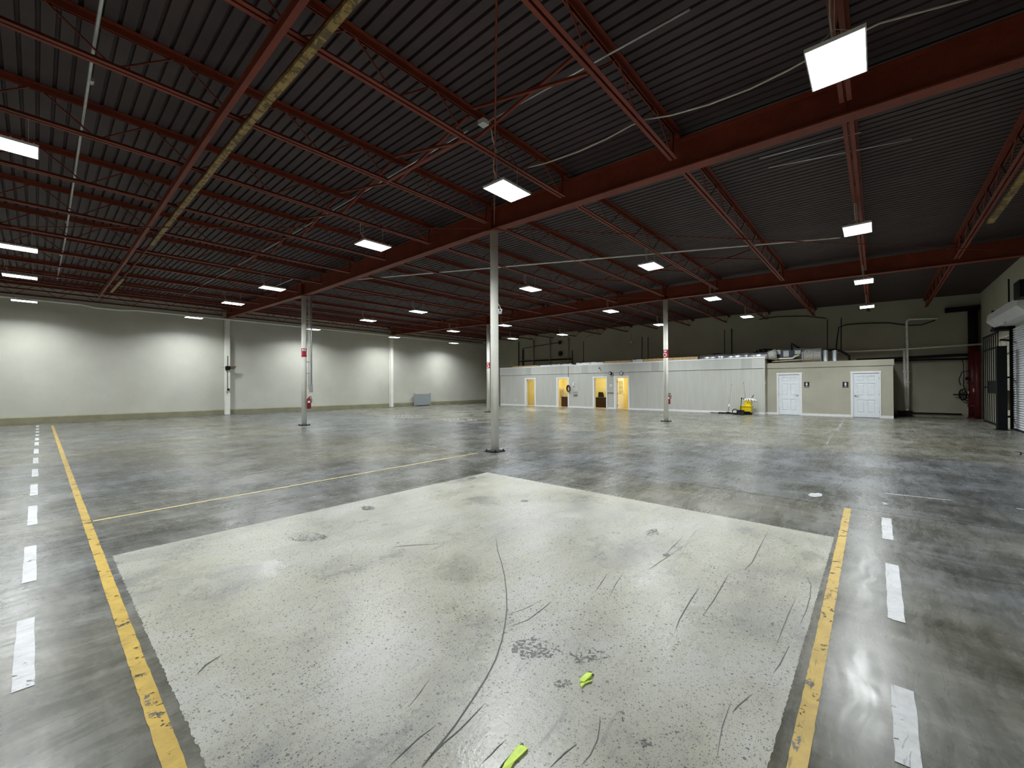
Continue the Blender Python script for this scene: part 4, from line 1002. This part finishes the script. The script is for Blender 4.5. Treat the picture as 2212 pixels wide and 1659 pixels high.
for i in range(10): yy = y1 + (y0 - y1) * (i + .5) / 10; part('bristle_tuft', MB().extrude([(-.04, -.04), (.04, -.04), (.04, .04), (-.04, .04)], [lambda a2, b2, k=k, z=z: (XO - .62 + a2 * k, yy + b2 * k, z) for k, z in ((1.25, .002), (.9, .11))]), M['rubber'], t)
y0, y1 = Wx(1552, 893, XO - .5).y, Wx(1594, 895, XO - .5).y; t = thing('squeegee', 'long dark floor squeegee lying along the office baseboard', 'squeegee', (XO - .5, (y0 + y1) / 2, 0)); part('blade', MB().box(XO - .53, XO - .47, y1, y0, .002, .07), M['rubber'], t); part('shaft', MB().cyl((XO - .5, y0, .03), (XO - .48, Wx(1534, 892, XO - .48).y, .03), .018, 8), M['dark_pipe'], t)

# ------------------------------------------------------------------ fittings on columns and left wall
def colsign(x, y, u, v, lab, ring):
    # vinyl wrap round the pipe
    z = W(u, v, 'X', x - .1).z; a0 = math.atan2(-y, -x); r = .0955; t_ = thing('column_sign', lab, 'sign', (x, y, z - .16), 'red signs wrapped round the columns')
    def wrap(nm, a1, a2, z0, z1, mat, rr, par=t_):
        n_ = 10; mb = MB()
        for i in range(n_ + 1):
            an = a0 + a1 + (a2 - a1) * i / n_
            mb.v += [(x + rr * math.cos(an), y + rr * math.sin(an), z0), (x + rr * math.cos(an), y + rr * math.sin(an), z1)]
        for i in range(n_): mb.f.append((2 * i, 2 * i + 2, 2 * i + 3, 2 * i + 1))
        return part(nm, mb, M[mat], par)
    wrap('red_band', -1.5, 1.5, z - .17, z + .17, 'red_sign', r)
    if ring:
        pts = MB(); n_ = 20; k0 = -.45
        for i in range(n_ + 1):
            t2 = 2 * math.pi * i / n_
            for q_ in (.045, .085): an = a0 + k0 + q_ / .0935 * math.cos(t2); pts.v.append((x + (r + .002) * math.cos(an), y + (r + .002) * math.sin(an), z - .05 + q_ * 1.05 * math.sin(t2)))
        for i in range(n_): pts.f.append((2 * i, 2 * i + 2, 2 * i + 3, 2 * i + 1))
        part('white_ring', pts, M['white_sign'], t_)
        wrap('white_panel', -.9, .3, z + .07, z + .14, 'white_sign', r + .002)
    else:
        wrap('white_panel', -.85, -.12, z + .06, z + .145, 'white_sign', r + .002); wrap('white_panel', .12, .85, z + .06, z + .145, 'white_sign', r + .002)
        for s in (-1, 1):
            mb = MB(); pts = []
            for (an, zz) in ((.95, .05), (.32, -.035), (.95, -.12)): pts.append((x + (r + .002) * math.cos(a0 + s * an), y + (r + .002) * math.sin(a0 + s * an), z + zz))
            part('white_triangle', mb.poly(pts), M['white_sign'], t_)
colsign(X1, YC2, 656.5, 761, 'red column sign with white triangles above the red fire extinguisher', False)
colsign(X2, YC1, 1437, 764, 'red column sign with a white ring before the grey office wall', True)
colsign(X2, YC2, 1055, 789, 'red column sign half hidden behind the near column', True)
# extinguishers
def extinguisher(px, py, z0, h, lab, hose_dir):
    t_ = thing('fire_extinguisher', lab, 'extinguisher', (px, py, z0)); r = .075
    part('cylinder', MB().lathe((px, py, z0), [(r * .9, 0), (r, .02), (r, h * .78), (r * .8, h * .86), (.03, h * .92)], 18), M['red_gloss'], t_, True)
    part('valve', MB().cyl((px, py, z0 + h * .92), (px, py, z0 + h * 1.0), .022, 10), M['chrome'], t_); part('lever', MB().bar((px, py, z0 + h), (px + .10 * hose_dir[0], py + .10 * hose_dir[1], z0 + h * 1.03), .025, .012), M['black'], t_)
    hx, hy = hose_dir; part('hose', MB().tube([(px, py, z0 + h * .97), (px + .08 * hx, py + .08 * hy, z0 + h * .97), (px + .115 * hx, py + .115 * hy, z0 + h * .75), (px + .10 * hx, py + .10 * hy, z0 + h * .5)], .012, 8), M['rubber'], t_, True)
    mb = MB(); a0 = math.atan2(-py, -px)
    for i in range(7): an = a0 - .55 + 1.1 * i / 6; mb.v += [(px + (r + .001) * math.cos(an), py + (r + .001) * math.sin(an), z0 + h * .5), (px + (r + .001) * math.cos(an), py + (r + .001) * math.sin(an), z0 + h * .66)]
    for i in range(6): mb.f.append((2 * i, 2 * i + 2, 2 * i + 3, 2 * i + 1))
    part('label', mb, M['white_sign'], t_)
e = Vector((_s, -_c, 0))
p_ = W(664.5, 882.5, 'Y', YC2); ex, ey = X1 + .19 * e.x, YC2 + .19 * e.y
zb_, zt_ = W(664.5, 882.5, 'X', ex).z, W(664.5, 857, 'X', ex).z
extinguisher(ex, ey, zb_, zt_ - zb_, 'red fire extinguisher mounted on the column with conduits', (e.x, e.y))
ex, ey = X2 + .13 * e.x, YC1 + .13 * e.y; ex += .05; ey += .05
zb_ = W(1444, 873, 'X', ex).z; zt_ = W(1444, 850, 'X', ex).z
extinguisher(ex, ey, zb_, zt_ - zb_, 'dark red fire extinguisher mounted behind the column before the office wall', (e.x, e.y))
# conduits down the second column
t = thing('column_conduit', 'grey conduits and boxes running down the column above the extinguisher', 'conduit', (X1, YC2, 1.9))
def cpt(k, z): return (X1 + k * e.x + .03, YC2 + k * e.y + .03, z)
zbx = W(668, 848, 'X', X1).z
part('tube', MB().cyl(cpt(.15, zbx + .1), cpt(.15, ZG), .014, 8), M['white_pipe'], t, True); part('tube', MB().cyl(cpt(.20, zbx + .1), cpt(.20, ZG), .018, 8), M['white_pipe'], t, True); part('tube', MB().cyl(cpt(.27, zbx + .1), cpt(.27, ZG), .03, 10), M['conduit'], t, True)
part('box', MB().cyl(cpt(.22, zbx), cpt(.22, zbx + .03), .09, 4), M['conduit'], t); c0 = Vector(cpt(.26, zbx)); part('box', MB().box(c0.x - .05, c0.x + .05, c0.y - .05, c0.y + .05, zbx, zbx + .32), M['conduit'], t)
for z in (4.3, 2.5, 2.05): part('clamp', MB().bar(cpt(.09, z), cpt(.22, z), .03, .04), M['conduit'], t)
# camera on the near column
pz = W(1076, 671, 'X', X1).z; t = thing('column_camera', 'white dome camera on a bracket on the near column', 'camera', (X1, YC1, pz - .1)); k0 = Vector((X1, YC1, pz))
part('arm', MB().bar(k0 + e * .08, k0 + e * .165, .05, .06), M['trim'], t); part('housing', MB().cyl(k0 + e * .12 + Vector((0, 0, .045)), k0 + e * .12 - Vector((0, 0, .06)), .062, 16, .05), M['trim'], t, True)
part('lens', MB().cyl(k0 + e * .13 - FW * .055 + Vector((0, 0, .01)), k0 + e * .13 - FW * .066 + Vector((0, 0, .01)), .019, 12), M['lens'], t); part('brace', MB().tube([k0 + e * .10 + Vector((0, 0, .17)), k0 + e * .15 + Vector((0, 0, .05))], .008, 6), M['trim'], t)
# bracket on the wall column
yq = YL - .3; p_ = W(492, 793, 'Y', yq); t = thing('speaker_bracket', 'dark bracket shelf on the cream wall column, with a hanging cord', 'bracket', (X1, yq, p_.z))
part('shelf', MB().extrude([(-.06, 0), (.40, 0), (.30, -.16), (-.06, -.16)], [lambda a_, b_, k=k: (X1 + a_, yq + k, p_.z + .06 + b_) for k in (-.02, .02)]), M['rust'], t); part('clamp', MB().box(X1 - .12, X1 + .10, yq - .05, yq + .05, p_.z - .16, p_.z + .05), M['black'], t)
part('arm', MB().bar((X1 - .3, yq, p_.z - .03), (X1 - .1, yq, p_.z - .03), .03, .03), M['pole'], t)
zl = W(490, 848, 'Y', yq).z; part('cord', MB().tube([(X1 - .02, yq, p_.z + .62), (X1 - .03, yq - .01, p_.z + .3), (X1 - .03, yq, p_.z), (X1 - .03, yq, zl + .1), (X1 - .05, yq, zl), (X1 + .0, yq, zl - .05)], .012, 6), M['rubber'], t, True); part('cord_box', MB().box(X1 - .02, X1 + .07, yq - .03, yq + .03, zl + .12, zl + .22), M['dark_pipe'], t)
# grey board on the wall base
yq = YL - .22; a_, b_ = W(895, 876, 'Y', yq), W(930.5, 874, 'Y', yq); zt = W(912, 852, 'Y', yq).z
t = thing('grey_board', 'grey board standing on the floor against the long beige wall', 'board', ((a_.x + b_.x) / 2, yq, 0)); part('panel', MB().box(a_.x + .04, b_.x - .04, yq, yq + .03, .05, zt), M['board'], t)
part('post', MB().box(a_.x, a_.x + .05, yq - .01, yq + .05, .001, zt + .1), M['pole'], t); part('post', MB().box(b_.x - .05, b_.x, yq - .01, yq + .05, .001, zt + .1), M['pole'], t); part('top_ledge', MB().box(a_.x + .04, b_.x - .04, yq - .005, yq + .12, zt, zt + .02), M['board'], t)
for k_ in (0, 1): part('foot', MB().box((a_.x, b_.x - .05)[k_], (a_.x + .05, b_.x)[k_], yq - .12, yq + .12, .0005, .03), M['pole'], t)

# ------------------------------------------------------------------ back wall pipework
xb = XB - .08
def Bx(u, v): return Wx(u, v, xb)
t = thing('pipe_frame', 'dark pipe frame on the wall high above the first doorways', 'pipework', tuple(Bx(1175, 785)))
for (u, v0, v1, r, mt) in ((1120.5, 738, 795, .035, 'dark_pipe'), (1129.5, 755, 795, .05, 'dark_pipe'), (1152, 735, 795, .05, 'wall_back'), (1188, 732, 795, .05, 'wall_back'), (1227.5, 730, 775, .04, 'wall_back'), (1236, 757, 790, .03, 'dark_pipe')):
    p0, p1 = Bx(u, v0), Bx(u, v1); p1.z = min(p1.z, 2.4); part('upright', MB().cyl(p1, p0, r, 8), M[mt], t, True)
part('crossbar', MB().cyl(Bx(1122, 781), Bx(1234, 775.5), .045, 8), M['dark_pipe'], t, True); part('crossbar', MB().cyl(Bx(1122, 778.5), Bx(1228, 773.2), .03, 8), M['wall_back'], t, True); part('brace', MB().cyl(Bx(1128, 753), Bx(1206, 740), .025, 8), M['dark_pipe'], t, True)
for (u, v, r, lab) in ((1210, 740, .13, 'upper'), (1211, 764, .18, 'lower')):
    p_ = Bx(u, v); t = thing('wall_fan', 'dark small wall fan on the back wall beside the pipe frame, the %s one' % lab, 'fan', (xb, p_.y, p_.z)); part('ring', MB().tube([(xb - .04, p_.y + r * math.cos(2 * math.pi * i / 18), p_.z + r * math.sin(2 * math.pi * i / 18)) for i in range(19)], .03, 6), M['dark_pipe'], t); part('motor', MB().lathe((xb, p_.y, p_.z), [(r * .45, .07), (r * .45, -.06), (r * .25, -.1)], 12, 'X'), M['black'], t)
    for k in range(4):
        a0 = k * math.pi / 2 + .4; part('blade', MB().poly([(xb - .05, p_.y, p_.z), (xb - .03, p_.y + r * .9 * math.cos(a0), p_.z + r * .9 * math.sin(a0)), (xb - .07, p_.y + r * .9 * math.cos(a0 + .8), p_.z + r * .9 * math.sin(a0 + .8))]), M['dark_pipe'], t)
for k, (u, v0, v1, lab) in enumerate(((1259.5, 737, 790, 'thin dark panel seam down the back wall right of the pipe frame'), (1386, 727, 776, 'thin dark panel seam down the back wall above the open office door'), (1399, 728, 776, 'second thin dark panel seam down the back wall above the open office door'), (1564.5, 712, 764, 'thin dark panel seam down the back wall above the long timber board'), (1580, 710, 764, 'thicker dark panel seam down the back wall above the foil duct'), (1787, 690, 757, 'thin dark panel seam down the back wall behind the silver cans'), (1817, 686, 757, 'thin dark panel seam down the back wall right of the silver cans'), (2094, 680, 900, 'thin dark line down the back wall beside the red riser'))):  # thin rods stand in for the dark seams between wall panels
    p0, p1 = Bx(u, v0), Bx(u, v1); solo('wall_upright', MB().cyl((XB - .02, p1.y, p1.z), (XB - .02, p0.y, p0.z), .018 if k != 4 else .026, 6), M['dark_pipe'], lab, 'conduit')
p_ = Bx(1363, 738); t = thing('pendant_bulb', 'bare white bulb on a wire before the back wall', 'bulb', tuple(p_)); part('wire', MB().cyl(p_, p_ + Vector((0, 0, .55)), .006, 5), M['black'], t); part('bulb', MB().lathe(p_, [(.02, .04), (.05, -.03), (.05, -.08), (.02, -.12)], 12), M['trim'], t, True)
tubeobj('wall_cable', [Bx(1806, 757), Bx(1808, 735), Bx(1812, 707), Bx(1830, 701), Bx(1870, 698.5), Bx(1920, 697.5), Bx(1960, 703), Bx(1990, 702), Bx(2020, 692)], .022, M['dark_pipe'], 'dark cable looping up the back wall from the silver cans', 'cable')
tubeobj('wall_cable', [Bx(1640, 690), Bx(1680, 684), Bx(1740, 683), Bx(1785, 688)], .02, M['dark_pipe'], 'dark cable along the back wall under the joist ends', 'cable')
# white plumbing right of the restrooms
xw = XB - .45
def Px(u, v): return Wx(u, v, xw)
t = thing('white_pipework', 'white plumbing pipes on the wall right of the restrooms', 'pipework', tuple(Px(1960, 890)))
part('vent_pipe', MB().tube([Px(1962, 886), Px(1961, 820), Px(1960, 760), Px(1958.5, 700), Px(1958.5, 695), Px(1962, 690.5), Px(1968, 689.5), Px(2026, 687.5)], .045, 10), M['white_pipe'], t, True)
part('drop_pipe', MB().tube([Px(1953, 757), Px(1954.5, 820), Px(1957.5, 885)], .05, 10), M['white_pipe'], t, True); part('trap', MB().tube([Px(1957, 884), Px(1959, 886), Px(1962, 884)], .055, 10), M['white_pipe'], t, True)
part('cross_pipe', MB().tube([Px(1808, 760.5), Px(1940, 755), Px(2122, 743)], .042, 10), M['white_pipe'], t, True); part('clean_out', MB().cyl(Px(1957, 904), Px(1957, 900), .06, 10), M['trim'], t)
for (u, v) in ((1953.5, 803), (1960.5, 803), (1961, 826)): p_ = Px(u, v); part('coupling', MB().cyl(p_ - Vector((0, 0, .05)), p_ + Vector((0, 0, .05)), .065, 10), M['white_pipe'], t, True)
p_ = Px(1958, 896); t = thing('shade_block', 'black box standing in for the shadow at the foot of the white plumbing pipes', 'box', (xw, p_.y, 0)); part('body', MB().box(xw - .25, xw + .1, p_.y - .2, p_.y + .3, .001, .24), M['black'], t); part('lid', MB().box(xw - .27, xw + .12, p_.y - .22, p_.y + .32, .24, .26), M['rubber'], t)  # dark box put where only shadow lies at the pipe foot
tubeobj('black_pipe', [Wx(u_, v_, XB - .2) for u_, v_ in ((1850, 778), (1930, 774.5), (2020, 769.5), (2066, 767), (2103, 766))], .065, M['dark_pipe'], 'thick black pipe along the back wall into the red riser', 'pipe', 10)
tubeobj('black_pipe', [Wx(u_, v_, XB - .2) for u_, v_ in ((1925, 780), (2000, 777), (2103, 775))], .045, M['dark_pipe'], 'thinner black pipe under the thick one along the back wall', 'pipe', 10)
tubeobj('base_pipe', [(XB - .1, -1.0, .16), (XB - .1, YR + .6, .16)], .03, M['dark_pipe'], 'dark pipe low along the back wall beside the red riser', 'pipe')

# ------------------------------------------------------------------ red sprinkler riser in the corner
rx, ry = XB - .2, W(2109, 850, 'X', XB - .2).y + .08
t = thing('sprinkler_riser', 'dark red sprinkler riser pipe with hand wheel valve in the corner', 'riser', (rx, ry, 0))
part('main_pipe', MB().cyl((rx, ry, .02), (rx, ry, 3.2), .165, 20), M['riser'], t, True); part('upper_pipe', MB().cyl((rx, ry, 3.2), (rx, ry, 4.75), .155, 20), M['black'], t, True)
part('floor_flange', MB().cyl((rx, ry, .001), (rx, ry, .06), .192, 20), M['riser'], t, True); part('second_pipe', MB().cyl((rx - .5, ry - .06, .01), (rx - .5, ry - .06, 2.9), .10, 16), M['riser'], t, True)
part('flange', MB().cyl((rx, ry, 1.52), (rx, ry, 1.60), .19, 20), M['riser'], t, True); part('flange', MB().cyl((rx, ry, .50), (rx, ry, .58), .19, 20), M['riser'], t, True); part('top_beam', MB().box(rx - .15, rx + .15, ry - .2, ry + .85, 4.75, 4.95), M['black'], t)
wc = W(2080, 852.5, 'X', rx); va = part('valve_stem', MB().cyl((rx, ry, wc.z), (rx, wc.y + .30, wc.z), .03, 10), M['black'], t, True)
dv = Vector((rx - .02, 0, 0)); wy = wc.y
part('hand_wheel', MB().tube([(rx + .14 * math.cos(2 * math.pi * i / 24), wy + .10 * math.cos(2 * math.pi * i / 24), wc.z + .24 * math.sin(2 * math.pi * i / 24)) for i in range(25)], .022, 8), M['black'], t, True)
for k in range(3):
    a0 = k * math.pi / 3 + .3; part('spoke', MB().cyl((rx - .14 * math.cos(a0), wy - .1 * math.cos(a0), wc.z - .24 * math.sin(a0)), (rx + .14 * math.cos(a0), wy + .1 * math.cos(a0), wc.z + .24 * math.sin(a0)), .014, 6), M['black'], t)
part('yoke', MB().tube([(rx, wy, wc.z - .2), (rx, wy - .3, wc.z - .36), (rx, ry + .1, wc.z - .46)], .022, 6), M['black'], t, True); p_ = W(2112, 852, 'X', rx - .17)
p0, p1 = W(2101.5, 839, 'X', rx - .17), W(2106, 847, 'X', rx - .17); part('tag', MB().box(rx - .175, rx - .168, p1.y, p0.y, p1.z, p0.z), M['paper'], t); p0, p1 = W(2090, 845, 'X', rx), W(2098, 851, 'X', rx); part('tag', MB().box(rx - .06, rx - .05, p1.y, p0.y, p1.z, p0.z), M['paper'], t)
part('gauge', MB().lathe((rx - .17, ry + .2, 1.75), [(.07, 0), (.07, -.05)], 14, 'X'), M['black'], t); part('bypass', MB().tube([(rx - .1, ry + .1, 2.1), (rx - .1, ry + .35, 2.05), (rx - .1, ry + .45, 1.7), (rx - .1, ry + .4, 1.45)], .018, 6), M['dark_pipe'], t, True)
tubeobj('gauge_wire', [Wx(u_, v_, XB - .2) for u_, v_ in ((2078, 776), (2081, 785), (2082, 810), (2081, 834), (2084, 842))], .014, M['dark_pipe'], 'thin wire hanging from the black pipe to the red valve', 'wire', 6)

# ------------------------------------------------------------------ gate and roller door on the right wall
yg = YR + .38
def Gy(u, v): return W(u, v, 'Y', yg)
xg0, xg1 = Gy(2126, 900).x, Gy(2157.5, 900).x      # far, near
zt = Gy(2156, 731).z; zt = 3.28
t = thing('bar_gate', 'black steel bar gate folded back against the right wall', 'gate', ((xg0 + xg1) / 2, yg, 0))
nb = 8
for i in range(nb):
    x = xg0 + (xg1 - xg0) * i / (nb - 1); part('bar', MB().box(x - .012, x + .012, yg - .011, yg + .011, .10, zt - .04), M['black'], t)
for z in (.08, 1.36, 2.72, zt - .06): part('rail', MB().box(xg1 - .04, xg0 + .04, yg - .014, yg + .014, z, z + .06), M['black'], t)
xl = xg0 + (xg1 - xg0) * .5; part('lock_box', MB().box(xg1 - .03, xl, yg + .02, yg + .06, 1.18, 1.62), M['black'], t)
xp = Gy(2164, 925).x; zp_ = Gy(2163, 749).z
t = thing('gate_post', 'thick black gate post beside the white roller door', 'post', (xp, yg, 0)); part('post', MB().box(xp - .14, xp + .14, yg - .11, yg + .11, .012, zp_), M['black'], t); part('foot_plate', MB().box(xp - .2, xp + .2, yg - .16, yg + .16, .001, .012), M['black'], t); part('cap', MB().box(xp - .15, xp + .15, yg - .12, yg + .12, zp_, zp_ + .02), M['black'], t)
xd = W(2188, 850, 'Y', YR + .06).x
for z in (.42, 1.72, 2.95): part('side_arm', MB().bar((xp, yg, z), (xd + .02, YR + .10, z), .05, .06), M['black'], t)
# cream corrugated panel behind
xc0, xc1 = W(2126, 850, 'Y', YR).x, xd
for i in range(14):
    x = xd + .06 + i * .16; part('cladding_rib', MB().extrude([(0, 0), (.16, 0), (.13, .03), (.03, .03)], [lambda a_, b_, z=z: (x + a_, YR + b_, z) for z in (.0, 3.2)]), M['cream_metal'], wr)
# roller door
rdn = struct('door_7', MB().box(xd - .05, xd + .05, YR, YR + .12, 0, 3.5).box(xd - 3.5, xd - 3.4, YR, YR + .12, 0, 3.5), M['black'])
ns = 44; hs = 3.3 / ns
for i in range(ns):
    z = .04 + i * hs; part('slat', MB().extrude([(0.02, 0), (.05, .006), (.062, hs * .35), (.05, hs * .72), (.02, hs - .004)], [lambda a_, b_, x=x: (x, YR + a_, z + b_) for x in (xd - 3.4, xd - .05)]), M['roll'], rdn)
part('bottom_bar', MB().box(xd - 3.4, xd - .05, YR + .01, YR + .08, .0, .045), M['dark_pipe'], rdn)
zh0, zh1 = 3.42, 4.02; xh1 = xd + .62
t = thing('door_hood', 'light grey hood box over the white roller door', 'hood', (xd, YR, zh0))
part('barrel_cover', MB().extrude([(.0, zh1 - .05), (.30, zh1), (.52, zh1 - .12), (.55, zh0 + .24), (.36, zh0 + .02), (.0, zh0)], [lambda a_, b_, x=x: (x, YR + a_, b_) for x in (xd - 3.6, xh1)]), M['hood'], t)
part('end_bracket', MB().box(xh1 + .002, xh1 + .03, YR, YR + .42, zh0 - .08, zh1 + .04), M['black'], t); part('support_angle', MB().box(xd - .05, xh1 + .03, YR, YR + .45, zh0 - .10, zh0 - .01), M['black'], t)
xm = W(2208, 690, 'Y', YR + .6).x; part('motor_box', MB().box(xm - .5, xm + .12, YR + .3, YR + .72, zh0 + .28, zh1 + .12), M['black'], t); p_ = W(2172, 698, 'Y', YR + .54); part('maker_plate', MB().box(p_.x - .16, p_.x + .16, YR + .545, YR + .555, p_.z - .05, p_.z + .05), M['pole'], t)
p_ = W(2181, 880, 'Y', YR + .08); t = thing('door_operator', 'rusty brown operator bracket with black box beside the roller door', 'operator', (p_.x, YR + .1, .8)); part('plate', MB().box(p_.x - .12, p_.x + .06, YR + .03, YR + .12, .62, 1.28), M['rust'], t); part('box', MB().box(p_.x + .06, p_.x + .28, YR + .03, YR + .18, .88, 1.12), M['black'], t)
p_ = W(2179.5, 660, 'Y', YR + .02); tubeobj('wall_upright', [(p_.x, YR + .02, 4.1), (p_.x, YR + .02, 5.1)], .02, M['dark_pipe'], 'dark conduit up the right wall above the door hood', 'conduit'); tubeobj('chain', [(xd + .16, YR + .08, 3.3), (xd + .17, YR + .08, 2.2), (xd + .15, YR + .08, 1.3)], .012, M['pole'], 'thin hoist chain beside the roller door track', 'chain', 6)
